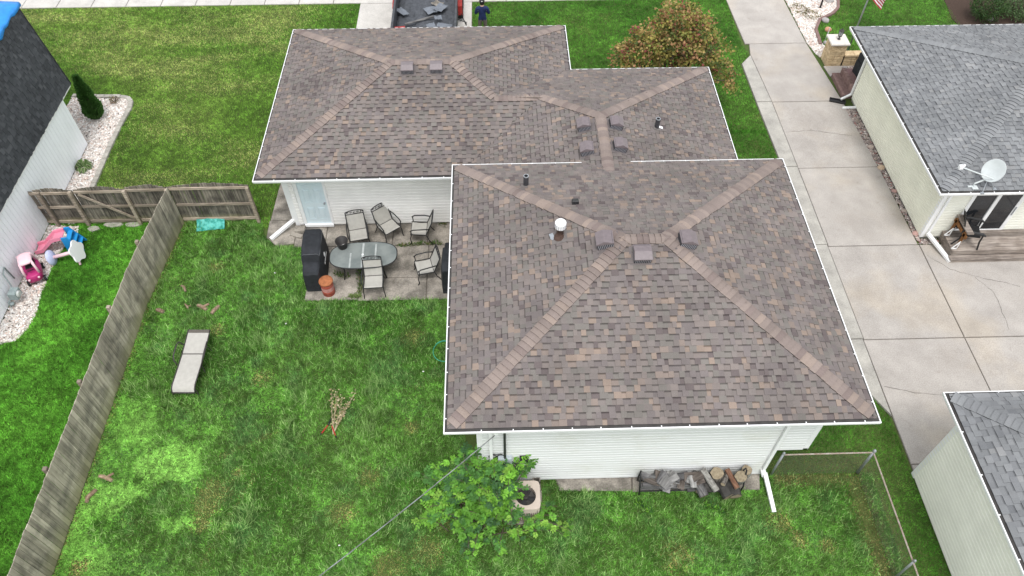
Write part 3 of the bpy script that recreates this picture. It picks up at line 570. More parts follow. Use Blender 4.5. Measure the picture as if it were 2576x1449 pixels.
# satellite dish on the south slope
p0 = RP(2447, 470, RF[0].N, RF[0].P(0, 0)); DI = thing('satellite_dish', 'white oval satellite dish on a braced mast on the grey roof', 'satellite dish', p0)
M_DISH = pm('dish_enamel', (.50, .53, .53), .05, 5, .4)
b = MB(); b.box(-.16, .1, -.03, .03, 0, .03); b.box(-.05, .12, -.12, .1, .0, .025); b.tube([(0, 0, .02), (0, 0, .14), (.25, .0, .30)], .025, 8); b.build('mount', M_DISH, DI)
dc = Vector((.36, .05, .60)); axis = Vector((-.62, -.45, .45)).normalized(); Q = axis.to_track_quat('Z', 'Y').to_matrix().to_4x4(); Q.translation = dc
b = MB(T=Q); N = 24
for k, rr in enumerate((0, .12, .22, .30, .31, .31)): pass
prof = [(.005, -.045), (.12, -.035), (.22, -.012), (.30, .018), (.312, .02), (.312, .005), (.22, -.03), (.12, -.055), (.005, -.065)]
b.lathe(prof, n=28, sy=1.12); b.build('reflector', M_DISH, DI, True)
b = MB(); arm0 = dc-UPV*.25+axis*.02; tip = G(2418, 420, p0.z+.55)-p0; b.tube([arm0, tip], .02, 8); b.build('feed_arm', M_DISH, DI)
b = MB(T=Matrix.Translation(tip)); b.cham(-.06, .06, -.05, .05, -.06, .07, .02); b.tube([(.04, .02, .0), (.13, .05, .02)], .035, 8); b.build('receiver', M_WHITE, DI)
for q in ((.62, -.1, -.01), (.22, -.22, -.05)): b = MB(); b.tube([(dc.x-.02, dc.y, dc.z-.25), q], .012, 6); b.box(q[0]-.05, q[0]+.05, q[1]-.04, q[1]+.04, q[2]-.02, q[2]+.015); b.build('brace', M_STEEL, DI)

# garage in the corner: sage wall, grey hip roof
kx0, ky1, kz = 10.36, 8.98, 3.08
GAR = thing('sage_garage', 'garage with pale sage lap siding, white corner trim and grey shingled roof', 'garage', (13., 5., 0))
KF = hip(kx0, 18.4, 1.0, ky1, kz, .33); DK2 = (ky1-1.)/2
r = roof_mesh(GAR, KF, [rect(kx0+.1, 18.3, 1.1, ky1-.1)], kz-.1)
put_cells([q for fc in (KF[1], KF[2]) for q in shingle_cells(fc, PAL_GREY, .11, .22, band=.76) if q[3].x < 13.6 and q[3].y > 3.2], 'shingle', 'shingle_field', GAR, r)
a, bb = Vector((kx0, ky1, kz)), Vector((kx0+DK2, 1+DK2, kz+.33*DK2)); put_cells(cap_cells(a+(bb-a).normalized()*.22, bb, KF[1].N, KF[2].N, PAL_GREY[:3], .17, width_jit=.004), 'ridge_cap', 'ridge_cap_field', GAR, r)
gutter(GAR, [(kx0, 1.), (kx0, ky1), (18.4, ky1)], kz, .12, .12, .95)
b = MB(GAR); b.box(10.70, 18., 1.5, 8.31, .05, kz-.09); b.build('wall', M_BEIGE2, GAR); b = MB(GAR); b.box(10.685, 18., 1.5, 8.32, -.1, .12); b.build('foundation', M_CONCG, GAR)
siding(GAR, (10.67, 8.34), (10.67, 1.5), .08, kz-.08, M_BEIGE2, .125); trim(10.67, 8.34, .02, kz-.08, 1, -1, GAR, wd=.12)

# porch corner: stone pillar with lantern, low wall, brick steps, covered smoker, flagpole
PL = thing('stone_pillar', 'tan block pillar with pale cap slab and glass lantern beside the driveway', 'pillar', (13.78, 26.38, 0)); M_CAPST = pm('pale_cap_stone', (.62, .58, .53), .08, 6, .85)
b = MB(); b.box(-.29, .29, -.29, .29, 0, 1.0); b.build('core', M_JOINT, PL)
def course_bricks(root, x0, x1, y, z0, z1, hh, ang, off, ln=(.16, .34), depth=.05):
    z = z0
    while z < z1-.03:
        h = min(hh*random.uniform(.8, 1.2), z1-z); x = x0
        while x < x1-.01:
            l = min(random.uniform(*ln), x1-x); l = l if x1-x-l > .06 else x1-x
            e = random.uniform(0, .015); b = MB(T=Matrix.Translation(off) @ Matrix.Rotation(ang, 4, 'Z')); b.cham(x+.005, x+l-.005, -h+.008, 0, -.02, depth*.5+e, .012, T=Matrix.Translation((0, y, z+h)) @ Matrix.Rotation(math.pi/2, 4, 'X')); b.build('stone_block', M_TAN, root); x += l
        z += h
for k in range(4): course_bricks(PL, -.31, .31, -.285, 0, 1.0, .105, k*math.pi/2, (0, 0, 0))
b = MB(); b.cham(-.37, .37, -.37, .37, 1.0, 1.07, .015); b.build('cap_slab', M_CAPST, PL)
lt = MB(); lt.lathe([(.07, 1.07), (.07, 1.09), (.025, 1.11), (.025, 1.17), (.06, 1.19), (.085, 1.22), (.085, 1.235)], n=6); lt.lathe([(.10, 1.43), (.11, 1.44), (.03, 1.52), (.012, 1.57)], n=6)
for k in range(6): a = k*math.pi/3; lt.bar((.08*math.cos(a), .08*math.sin(a), 1.23), (.1*math.cos(a), .1*math.sin(a), 1.44), .012, .012)
ln_ = lt.build('lantern', M_DARKM, PL); b = MB(); b.lathe([(.07, 1.236), (.09, 1.43)], n=6); b.build('lantern_glass', pm('lantern_glass', (.30, .32, .33), .05, 5, .1, spec=.6), ln_)
LW = thing('low_stone_wall', 'low tan block wall with flat capstones running from the pillar', 'wall', (15., 26.2, 0))
b = MB(); b.box(-.86, 1.5, -.12, .12, 0, .48); b.build('core', M_JOINT, LW)
course_bricks(LW, -.86, 1.5, -.115, 0, .48, .1, 0, (0, 0, 0)); course_bricks(LW, -1.5, .86, -.115, 0, .48, .1, math.pi, (0, 0, 0))
for i in range(6): b = MB(); b.cham(-.88+i*.4, -.88+i*.4+.392, -.17, .17, .48, .55, .012); b.build('capstone', M_TAN, LW)
M_BRICK = pm('brown_porch_brick', (.17, .105, .095), .25, 10, .85, .4, 40, c2=(.25, .165, .145), rnd=.15)
ST = thing('porch_steps', 'brown brick porch steps with a plank tread below the grey roof', 'steps', (13.95, 24.6, 0))
b = MB(ST); b.box(13.96, 16., 23.92, 25.35, 0, .42); b.build('porch_floor', pm('porch_carpet', (.20, .12, .115), .15, 5, .9), ST)
for i in range(3): b = MB(ST); b.box(13.50+i*.107, 13.50+i*.107+.1, 23.95, 25.38, .16, .20); b.build('plank', M_DECK if i < 0 else M_BRICK, ST)
b = MB(ST); b.box(13.52, 13.82, 23.96, 25.36, 0, .16); b.build('riser', M_BRICK, ST)
for i in range(7): b = MB(ST); b.cham(13.82, 13.955, 23.95+i*.202, 23.95+i*.202+.193, .02, .45, .01); b.build('brick', M_BRICK, ST)
SM = thing('covered_smoker', 'black fabric-covered smoker grill with white lettering on the porch', 'grill', (14.55, 25.0, .42), .12)
b = MB(); b.prism([(-.36, -.22), (.36, -.22), (.36, .22), (-.36, .22)], 0, .55); b.cham(-.32, .32, -.26, .24, .55, .92, .1); b.build('cover', M_COVER, SM); b = MB(); b.box(-.13, .02, .2, .36, .5, .98); b.build('hopper_cover', M_COVER, SM)
def lettering(txt, root, T, size, mat, name='lettering'):
    cu = bpy.data.curves.new(name, 'FONT'); cu.body = txt; cu.size = size; cu.extrude = .002; cu.align_x = 'CENTER'
    o = bpy.data.objects.new(name, cu); COL.objects.link(o); dg = bpy.context.evaluated_depsgraph_get(); me = bpy.data.meshes.new_from_object(o.evaluated_get(dg)); bpy.data.objects.remove(o); me.materials.clear(); me.materials.append(mat)
    q = link(name, me, root); q.matrix_local = T; return q
M_INK = pm('white_print', (.75, .75, .75), .05, 9, .6)
lettering('TRAE', SM, Matrix.Translation((.12, -.06, .923)) @ Matrix.Rotation(-.12, 4, 'Z'), .15, M_INK)
b = MB(); b.box(-.2, .2, -.3, .3, 0, .55); DB = tag(b.build('deck_box', pm('black_plastic', (.03, .03, .032), .2, 5, .5)), 'low black storage box on the porch beside the downspout', 'box'); DB.location = (14.45, 24.3, .42)
SP = thing('splash_block', 'black plastic splash chute below the white downspout at the drive', 'drain chute', (13.28, 23.75, .05), math.radians(160))
b = MB(); b.box(-.3, .3, -.11, .11, .0, .015); b.box(-.3, .3, -.11, -.09, .0, .06); b.box(-.3, .3, .09, .11, .0, .06); b.box(-.3, -.28, -.09, .09, .015, .07); b.build('chute', M_BLACK, SP)
FP = thing('flagpole', 'grey metal flagpole standing on the lawn behind the stone pillar', 'flagpole', (14.69, 27.05, 0))
b = MB(); b.tube([(0, 0, 0), (0, 0, 4.6)], [.035, .025], 10); b.lathe([(.09, 0), (.09, .03), (.04, .05)], n=10); b.build('pole', M_STEEL, FP, True); b = MB(); b.lathe([(.01, 0), (.045, .03), (.045, .06), (.01, .09)], (0, 0, 4.6), 10); b.build('finial', M_STEEL, FP, True)
FL = thing('flag', 'striped red and white flag with a blue canton hanging on the pole', 'flag', (14.72, 27.05, 2.08))
M_RED = pm('flag_red', (.40, .03, .05), .1, 5, .8); M_FW = pm('flag_white', (.75, .74, .73), .05, 5, .8); M_FB = pm('flag_blue', (.03, .04, .14), .1, 5, .8)
for nm, sel in (('red_stripe', 0), ('white_stripe', 1)):
    b = MB()
    for s in range(13):
        if s % 2 != sel: continue
        x0 = .46 if s >= 6 else 0.
        for i in range(16):
            u0, u1 = i/16, (i+1)/16
            if s >= 6 and u1 < .42: continue
            P_ = lambda u, v: (u*.95*.72, .10*math.sin(u*9)*u+.02*math.sin(v*7), v*.75+.12*(1-u)+(-.50*u)+.30)
            b.add([P_(u0, s/13), P_(u1, s/13), P_(u1, (s+1)/13), P_(u0, (s+1)/13)], [(0, 1, 2, 3)])
    b.build(nm, (M_RED, M_FW)[sel], FL)
b = MB()
for i in range(6):
    u0, u1 = i*.0703, (i+1)*.0703; b.add([P_(u0, 6/13), P_(u1, 6/13), P_(u1, 1), P_(u0, 1)], [(0, 1, 2, 3)])
b.build('canton', M_FB, FL)
SG = thing('yard_sign', 'small white pennant sign on a thin rod behind the pillar', 'sign', (13.80, 27.5, 0)); b = MB(); b.tube([(0, 0, 0), (0, 0, .85)], .008, 6); b.build('rod', M_STEEL, SG)
b = MB(); b.prism([(0, .3), (.16, .5), (.1, .86), (0, .86)], -.004, .004, T=Matrix.Rotation(math.radians(50), 4, 'Z') @ Matrix.Rotation(math.pi/2, 4, 'X')); b.build('pennant', M_FW, SG)
LP = thing('lamp_post', 'black post rising from the pebble bed beside the drive', 'post', (14.48, 30.35, 0)); b = MB(); b.tube([(0, 0, 0), (0, 0, 1.9)], .04, 10); b.lathe([(.08, 0), (.08, .05), (.045, .08)], n=10); b.build('post', M_BLACK, LP, True)
b = MB(); b.lathe([(.05, 1.9), (.11, 1.95), (.13, 2.2), (.03, 2.32)], n=6); b.build('lamp_head', M_DARKM, LP)

# ---------------------------------------------------------------- west neighbour: white siding below a dark steep shingled storey
WH = thing('dark_mansard_house', 'white vertical-sided house with steep black shingled upper storey and blue tarp', 'house', (-19., 14., 0))
wx, wyN, ze, zt_ = -14.98, 22.02, 2.2, 5.2
b = MB(WH); b.box(-24, wx-.012, -4, wyN, .05, ze+.1); b.box(-24, -15.3, -4, 22.6, ze+.1, 5.1); b.build('wall', pm('siding_groove', (.16, .17, .18), .1, 5, .8), WH); b = MB(WH); b.box(-24, wx-.01, -4, wyN-.01, -.1, .1); b.build('foundation', M_CONCG, WH)
m = MB(); bw = .182; m.add([(0, -bw/2+.005, 0), (.020, -bw/2+.009, 0), (.020, bw/2-.008, 0), (.004, bw/2-.004, 0)]+[(x, y, ze-.05) for x, y in ((0, -bw/2+.005), (.020, -bw/2+.009), (.020, bw/2-.008), (.004, bw/2-.004))], [(0, 1, 5, 4), (1, 2, 6, 5), (2, 3, 7, 6), (4, 5, 6, 7)])
o = m.build('siding_board', M_WHSID, WH); y = wyN-bw/2; k = 0
while y > 4.5:
    if k: o = link('siding_board', o.data, WH)
    o.location = Vector((wx-.012, y, .07))-Vector(WH.location); y -= bw; k += 1
WF = Face((-14.87, 0, ze), Y, Vector((-1, 0, 0)), (zt_-ze)/.36, lambda t: 3.0, lambda t: 22.7, .36, .004)
m = MB(WH); m.add([WF.P(-4, 0, -.012), WF.P(22.7, 0, -.012), WF.P(22.7, .36, -.012), WF.P(-4, .36, -.012)], [(0, 1, 2, 3)]); m.box(-24, -14.89, -4, 22.68, ze-.08, ze+.02, 1)
m.box(-24, -15.24, -4, 22.7, 5.1, 5.2); m.add([(-14.90, 22.7, ze), (-15.26, 22.7, zt_), (-24, 22.7, zt_), (-24, 22.7, ze)], [(0, 1, 2, 3)]); wr = m.build('roof', [pm_roofdeck, M_WHITE], WH)
put_cells(shingle_cells(WF, PAL_DARK, .10, .19, .14, .72), 'shingle', 'shingle_field', WH, wr)
b = MB(WH); b.bar((-14.88, 22.7, ze), (-15.25, 22.7, zt_), .10, .03, up=(0, 1, 0)); b.build('rake_trim', pm('dark_trim', (.03, .03, .032), .2, 9, .7), WH)
TP = MB(); M_TARP = pm('blue_tarp', (.02, .22, .62), .12, 4, .45, .5, 6, spec=.4); n1, n2 = 40, 10
def tp(i, j):
    y = 15+i*(22.9-15)/n1; t = j/n2; w_ = .05*math.sin(y*5.1)+.04*math.sin(y*11.3+1); d = .14+.05*math.sin(y*1.9)+w_*.6
    if t < .4: return (-15.22+d*.04+(.03+.02*math.sin(y*9)), y, zt_-d*(.4-t)/.4+.02)
    u = (t-.4)/.6; return (-15.24-u*3.2, y, zt_+.04+.03*math.sin(y*4+u*9)+u*.25)
TP.add([tp(i, j) for i in range(n1+1) for j in range(n2+1)], [(i*(n2+1)+j, (i+1)*(n2+1)+j, (i+1)*(n2+1)+j+1, i*(n2+1)+j+1) for i in range(n1) for j in range(n2)])
to = tag(TP.build('blue_tarp', M_TARP, None, True), 'creased blue tarp draped over the top edge of the dark roof', 'tarp'); md = to.modifiers.new('thick', 'SOLIDIFY'); md.thickness = .01
# gas meter on that wall
GM = thing('gas_meter', 'grey gas meter with bent pipe against the white siding', 'gas meter', (-14.72, 14.75, 0)); M_GREYP = pm('grey_meter_paint', (.26, .31, .31), .15, 9, .6)
b = MB(); b.cham(-.12, .12, -.15, .15, .25, .55, .04); b.build('meter_body', M_GREYP, GM); b = MB(T=Matrix.Translation((.1, -.02, .4)) @ Matrix.Rotation(math.pi/2, 4, 'Y')); b.lathe([(.1, 0), (.1, .06), (.08, .08)], n=14); b.build('dial', pm('meter_dial', (.5, .52, .5), .05, 9, .4), GM)
b = MB(); b.tube([(-.1, .12, .45), (-.16, .25, .45), (-.17, .3, .95), (-.22, .55, .98), (-.22, .6, .4)], .02, 8); b.tube([(-.1, -.1, .3), (-.16, -.25, .25), (-.16, -.25, 0)], .022, 8); b.lathe([(.07, 0), (.07, .05), (.03, .07)], (-.1, -.22, .15), 10); b.build('gas_pipe', M_GREYP, GM, True)

# ---------------------------------------------------------------- fences
SPTS = [(-10.50, 17.95), (-10.78, 14.6), (-10.86, 4.0)]
FS = thing('side_fence', 'long weathered grey picket privacy fence dividing the two back yards', 'fence', (-10.8, 10., 0))
FH = 1.66; pk = MB(); pk.cham(-.065, .065, -.009, .009, 0, FH, .006); pko = pk.build('picket', M_FENCE, FS); first = True
for a, bb in zip(SPTS[:-1], SPTS[1:]):
    a, bb = Vector(a), Vector(bb); d = bb-a; L = d.length; d.normalize(); ang = math.atan2(d.y, d.x); t = .07
    while t < L:
        o = pko if first else link('picket', pko.data, FS); first = False; p = a+d*t
        o.location = Vector((p.x+random.uniform(-.006, .006), p.y, random.uniform(-.01, .015)))-Vector(FS.location); o.rotation_euler = (random.uniform(-.006, .006), 0, ang); t += .1415
    q = Vector((d.y, -d.x))*1
    for z in (.3, .85, 1.45):
        b = MB(FS); o2 = Vector((-.05 if q.x > 0 else -.05, 0)); b.bar((a.x-.035, a.y, z), (bb.x-.035, bb.y, z), .04, .09); b.build('rail', M_RAIL, FS)
for px, py in ((360, 608), (285, 773), (200, 960), (110, 1180)):
    p = G(px, py, FH-.02); b = MB(FS); x = np.interp(p.y, [4, 14.6, 17.95], [-10.86, -10.78, -10.5])-.10; b.cham(x-.05, x+.05, p.y-.05, p.y+.05, 0, FH+.03, .012); b.build('post', M_RAIL, FS)
FR = thing('rear_fence', 'weathered scalloped wooden fence with rails, posts and a braced gate', 'fence', (-11.5, 18., 0))
PX_ = [-14.98, -13.62, -11.9, -10.57, -7.98]; fy = 18.02
for x0, x1, h in ((-14.98, -13.55, 1.5), (-13.55, -11.9, 1.53), (-11.9, -10.5, 1.57), (-10.5, -7.95, 1.6)):
    n = int((x1-x0)/.141); wd = (x1-x0)/n
    for i in range(n):
        xm = x0+(i+.5)*wd; hh = h+.13*math.sin(math.pi*(i+.5)/n)+random.uniform(-.006, .006); b = MB(); b.cham(-wd/2+.005, wd/2-.005, -.009, .009, 0, hh, .004)
        o = b.build('picket', M_FENCE2, FR); o.location = Vector((xm, fy, random.uniform(0, .02)))-Vector(FR.location); o.rotation_euler = (random.uniform(-.008, .008), random.uniform(-.006, .006), 0)
    for z in (.16, .82, h-.06): b = MB(FR); b.box(x0+.02, x1-.02, fy-.055, fy-.012, z-.045, z+.045); b.build('rail', M_RAIL, FR)
for x, lean in ((-14.62, .0), (-13.62, 0.), (-11.9, 0), (-10.55, 0), (-7.98, 0)): b = MB(FR); b.cham(x-.05, x+.05, fy-.155, fy-.056, 0, 1.55+.06*(x+15)/7, .012); b.build('post', M_RAIL, FR)
b = MB(FR); b.bar((-13.4, fy-.075, 1.42), (-12.0, fy-.075, .28), .035, .09); b.build('brace', M_RAIL, FR)
M_WIRE = pm('dull_wire', (.13, .12, .11), .2, 15, .7)
CF = thing('chain_link_fence', 'low galvanised chain-link fence around the mown corner by the garage', 'fence', (9.25, 8.4, 0))
segs = [((6.98, 8.42), (9.25, 8.42)), ((9.25, 8.42), (9.28, 3.0))]; M_RUST = pm('rusty_top_rail', (.28, .20, .155), .25, 14, .8, c2=(.40, .36, .32))
for a, bb in segs:
    a, bb = Vector(a), Vector(bb); b = MB(CF); b.tube([(*a, 1.16), (*bb, 1.16)], .02, 8); b.build('top_rail', M_RUST, CF)
    wm = MB(CF); L = (bb-a).length; d = (bb-a).normalized(); pitch = .08; n = int(L/pitch)+22
    for i in range(-20, n):
        for sg in (1, -1):
            t0 = i*pitch if sg > 0 else i*pitch+1.14; p0_, p1_ = (t0, .02), (t0+sg*1.14, 1.16)
            if sg < 0: p0_, p1_ = (i*pitch+1.14, .02), (i*pitch, 1.16)
            (ta, z0), (tb, z1) = p0_, p1_; tt = [max(0, min(L, ta)), max(0, min(L, tb))]
            if abs(tt[0]-tt[1]) < .01: continue
            zz = [z0+(q-ta)/(tb-ta)*(z1-z0) for q in tt]; wm.bar((*(a+d*tt[0]), zz[0]), (*(a+d*tt[1]), zz[1]), .0019, .0019)
    k = 0
    while k*.05 < L: p = a+d*k*.05; wm.bar((p.x, p.y, 1.15), (p.x+random.uniform(-.012, .012), p.y+random.uniform(-.012, .012), 1.205), .004, .004); k += 1
    tag(wm.build('wire_mesh', M_WIRE, CF), kind='stuff')
for q, r_ in (((6.98, 8.42), .032), ((9.25, 8.42), .036), ((9.27, 5.7), .028)): b = MB(CF); b.tube([(*q, 0), (*q, 1.22)], r_, 10); b.lathe([(r_*1.2, 1.2), (r_*1.3, 1.23), (r_*.9, 1.28), (.003, 1.3)], (*q, 0), 10); b.build('post', M_STEEL, CF, True)

# ---------------------------------------------------------------- patio things
M_SLING = pm('light_grey_sling', (.40, .385, .35), .06, 9, .75, .3, 200)
def patio_chair(root):
    M = M_BLACK; W_ = .27
    def side(y, z): return z
    b = MB(); n = 6; seat = [(-.27+.5*i/n, .44-.03*math.sin(math.pi*i/n)-.03*(i/n)) for i in range(n+1)]
    b.add([(x, y, z) for y, z in seat for x in (-W_, W_)]+[(x, y, z-.012) for y, z in seat for x in (-W_, W_)], [(2*i, 2*i+1, 2*i+3, 2*i+2) for i in range(n)]+[(2*(n+1)+2*i+2, 2*(n+1)+2*i+3, 2*(n+1)+2*i+1, 2*(n+1)+2*i) for i in range(n)]+[(0, 2*(n+1), 2*(n+1)+1, 1)]); b.build('seat', M_SLING, root, True)
    b = MB(); back = [(.23+.20*t, .42+.50*t-.03*math.sin(math.pi*t)) for t in [i/n for i in range(n+1)]]
    b.add([(x, y, z) for y, z in back for x in (-W_, W_)]+[(x, y+.012, z) for y, z in back for x in (-W_, W_)], [(2*i, 2*i+1, 2*i+3, 2*i+2) for i in range(n)]+[(2*(n+1)+2*i+2, 2*(n+1)+2*i+3, 2*(n+1)+2*i+1, 2*(n+1)+2*i) for i in range(n)]); b.build('backrest', M_SLING, root, True)
    b = MB()
    for s in (-1, 1): b.tube([(s*.29, -.29, .43), (s*.29, .22, .41), (s*.29, .32, .66), (s*.285, .455, 1.0)], .018, 6)
    b.tube([(-.285, .455, 1.0), (-.15, .465, 1.035), (0, .468, 1.045), (.15, .465, 1.035), (.285, .455, 1.0)], .018, 6); b.tube([(-.285, .43, .92), (.285, .43, .92)], .014, 6); b.tube([(-.29, -.28, .42), (.29, -.28, .42)], .012, 6); b.tube([(-.29, .22, .40), (.29, .22, .40)], .014, 6); b.build('frame', M, root, True)
    b = MB()
    for k in range(5):   # cast scroll work in the head rail
        x = -.22+k*.11; pts = [(x+.045*math.cos(a)*(1-a/9), .445, .975+.035*math.sin(a)*(1-a/9)) for a in [j*.7 for j in range(9)]]; b.tube(pts, .009, 5)
    b.build('scroll_work', M, root)
    for s in (-1, 1):
        b = MB(); b.tube([(s*.29, .36, .68), (s*.32, .15, .70), (s*.33, -.18, .68), (s*.325, -.27, .62), (s*.32, -.24, .57)], .02, 6); b.build('armrest', M, root, True)
        b = MB(); b.tube([(s*.325, -.25, .60), (s*.30, -.24, .46), (s*.31, -.30, .25), (s*.32, -.28, .08), (s*.33, -.33, 0)], .016, 6); b.build('leg', M, root, True)
        b = MB(); b.tube([(s*.29, .22, .42), (s*.30, .30, .2), (s*.31, .42, 0)], .016, 6); b.build('leg', M, root, True)
    return root
CH = [((-4.50, 16.86), 12, 'black-framed patio chair with grey sling against the wall, next to the blue door'), ((-3.55, 17.18), 38, 'black-framed patio chair turned diagonally, back corner to the white wall'),
      ((-2.52, 17.05), -92, 'black-framed patio chair standing side-on by the white wall, facing the table strip'), ((-2.28, 15.42), -75, 'black-framed patio chair angled beside the covered grill under the eave'),
      ((-3.84, 14.88), 3, 'black-framed patio chair on the lawn side of the oval table, back to it')]
PZ = .045
c0 = patio_chair(thing('patio_chair', CH[0][2], 'chair', (*CH[0][0], PZ), math.radians(CH[0][1]), 'patio chairs around the oval table'))
for q, a, lb in CH[1:]: o = copy_tree(c0); o.location = (*q, PZ); o.rotation_euler = (0, 0, math.radians(a)); o['label'] = lb
TB = thing('patio_table', 'oval frosted glass patio table with black rim and legs', 'table', (-4.19, 15.72, PZ), .03)
N = 48; ov = []
for k in range(N):
    a = 2*math.pi*k/N; e = .72; ov.append((1.03*math.copysign(abs(math.cos(a))**e, math.cos(a)), .53*math.copysign(abs(math.sin(a))**e, math.sin(a))))
M_FROST = pm('frosted_table_glass', (.15, .17, .165), .2, 2.2, .2, spec=.4, c2=(.22, .24, .23))
b = MB(); b.prism(ov, .67, .68); b.build('glass_top', M_FROST, TB); b = MB(); b.tube([(x*1.01, y*1.015, .672) for x, y in ov+ov[:1]], .018, 6); b.build('rim', M_BLACK, TB, True)
for sx in (-1, 1):
    for sy in (-1, 1): b = MB(); b.tube([(sx*.62, sy*.34, .655), (sx*.60, sy*.36, .35), (sx*.66, sy*.40, 0)], .022, 6); b.build('leg', M_BLACK, TB, True)
b = MB(); b.tube([(-.62, -.34, .64), (-.62, .34, .64)], .016, 6); b.tube([(.62, -.34, .64), (.62, .34, .64)], .016, 6); b.tube([(-.62, 0, .64), (.62, 0, .64)], .016, 6); b.build('table_frame', M_BLACK, TB)
b = MB()
for x0, y0, dx, dy in ((-.05, -.5, .06, 1.0), (.35, -.46, .05, .9), (-.42, -.5, .05, .6)): b.box(x0, x0+dx, y0, y0+dy, .6805, .682)
b.build('dry_streak', pm('dusty_glass', (.34, .36, .35), .2, 6, .5), TB)
b = MB(); b.lathe([(.035, .681), (.035, .69), (.018, .69), (.018, .681)], (-.02, .02, 0), 14); b.build('umbrella_ring', M_WHITE, TB)
BK = thing('black_bucket', 'black plastic bucket standing on the glass patio table', 'bucket', (-4.86, 16.08, PZ+.681)); M_BKT = pm('black_bucket_plastic', (.028, .025, .024), .2, 9, .5)
b = MB(); b.lathe([(.14, 0), (.19, .27), (.205, .275), (.205, .29), (.185, .29), (.135, .02), (.01, .02)], n=24); b.build('pail', M_BKT, BK, True); b = MB(); b.box(-.07, .07, -.03, .05, .03, .05, T=Matrix.Rotation(.5, 4, 'Z')); b.build('litter', M_FW, BK)
def cover_shape(b, L, prof, y0, sk=.0):
    """lofted cloth cover: prof = list of (y, half width at the top, top z, half width at the foot)"""
    R = []
    for (y, wt, z, wf) in prof: R.append([(-wf, y, .0), (-wf*.98, y, z*.35), (-wt*1.06, y, z*.8), (-wt, y, z-.03), (-wt*.8, y, z), (wt*.8, y, z), (wt, y, z-.03), (wt*1.06, y, z*.8), (wf*.98, y, z*.35), (wf, y, 0)])
    n = 10; vs = [(p[0]+random.uniform(-.008, .008), p[1]+random.uniform(-.008, .008), p[2]) for r_ in R for p in r_]; fs = []
    for i in range(len(R)-1): fs += [(i*n+k, i*n+k+1, (i+1)*n+k+1, (i+1)*n+k) for k in range(n-1)]
    fs += [tuple(range(n)), tuple(range((len(R)-1)*n+n-1, (len(R)-1)*n-1, -1))]; b.add(vs, fs)
GL = thing('covered_grill', 'tall grill under a black fitted cover with a white round emblem beside the red can', 'grill', (-5.72, 15.72, PZ), .05)
b = MB(); cover_shape(b, 0, [(-.86, .21, .78, .26), (-.80, .24, .86, .29), (-.45, .26, .90, .31), (-.36, .28, 1.12, .32), (.0, .29, 1.18, .33), (.5, .28, 1.17, .32), (.72, .26, 1.13, .30), (.78, .24, 1.05, .28)], 0); b.build('fabric_cover', M_COVER, GL)
b = MB()
for y in (-.36, .72): b.tube([(-.27, y, 1.10), (-.2, y, 1.165), (.2, y, 1.165), (.28, y, 1.09)], .006, 4)
b.tube([(.285, -.36, 1.10), (.295, .7, 1.12)], .006, 4); b.build('seam', pm('grey_piping', (.12, .125, .13), .1, 9, .7), GL)
T = Matrix.Translation((.327, .02, .72)) @ Matrix.Rotation(math.pi/2, 4, 'Z') @ Matrix.Rotation(math.pi/2-.06, 4, 'X')
b = MB(T=T); b.lathe([(.075, 0), (.075, .006), (.052, .006), (.052, 0)], n=20); b.lathe([(.026, 0), (.026, .006), (.002, .006)], n=12); b.build('round_emblem', M_INK, GL)
b = MB(T=T)
for k in range(9): b.box(-.26+k*.058, -.26+k*.058+random.uniform(.022, .042), -.19, -.125+random.uniform(-.01, .01), 0, .006)
b.build('brand_strip', M_INK, GL)
GL2 = thing('covered_grill', 'grill under a dark grey-black cover half hidden below the roof gutter', 'grill', (-1.40, 15.28, PZ), math.radians(180))
b = MB(); cover_shape(b, 0, [(-.78, .26, .80, .32), (-.42, .28, .86, .34), (-.34, .30, 1.08, .36), (.3, .31, 1.14, .37), (.62, .27, 1.06, .33)], 0); b.build('fabric_cover', M_COVER, GL2)
b = MB(T=Matrix.Translation((.33, -.1, .62)) @ Matrix.Rotation(math.pi/2, 4, 'Z') @ Matrix.Rotation(math.pi/2-.1, 4, 'X'))
for k in range(5): b.box(-.1+k*.045, -.1+k*.045+.032, 0, .05, 0, .006)
b.build('brand_strip', M_INK, GL2)
RC = thing('rusty_red_can', 'faded red metal can with a rusty orange lid beside the covered grill', 'can', (-5.26, 14.80, PZ)); RC.scale = (1.12, 1.12, 1.18)
b = MB(); b.lathe([(.165, 0), (.17, .02), (.17, .12), (.178, .13), (.17, .14), (.165, .32), (.173, .33), (.165, .34), (.165, .47)], n=22); b.build('body', pm('faded_red_paint', (.34, .09, .065), .2, 7, .7, c2=(.30, .055, .03), lo=.42, hi=.62), RC, True)
b = MB(); b.lathe([(.19, .46), (.195, .475), (.19, .50), (.15, .515), (.01, .518)], n=22); b.build('lid', pm('rust_orange', (.33, .12, .05), .25, 12, .85, .4, 50), RC, True)
b = MB(); b.lathe([(.171, .18), (.172, .32)], n=22, cap=False); b.build('paint_band', pm('worn_pink_red', (.48, .22, .20), .2, 8, .8), RC, True)
BS = MB(); random.seed(3)
BS = thing('block_step', 'worn concrete corner block beside the blue door', 'block', (-6.52, 17.42, .045)); b = MB(); b.cham(-.17, .17, -.12, .14, 0, .16, .02); b.build('block', M_CONCB, BS); b = MB(); b.cham(-.22, .2, -.3, -.13, 0, .08, .02, T=Matrix.Rotation(-.4, 4, 'Z')); b.build('broken_piece', M_CONCB, BS)
b = MB(); b.cham(-.3, .3, -.32, .32, 0, .34, .02); tag(b.build('concrete_step', M_CONCB), 'grey concrete step block under the eave corner of the white wall', 'step').location = (-1.25, 17.2, .045)
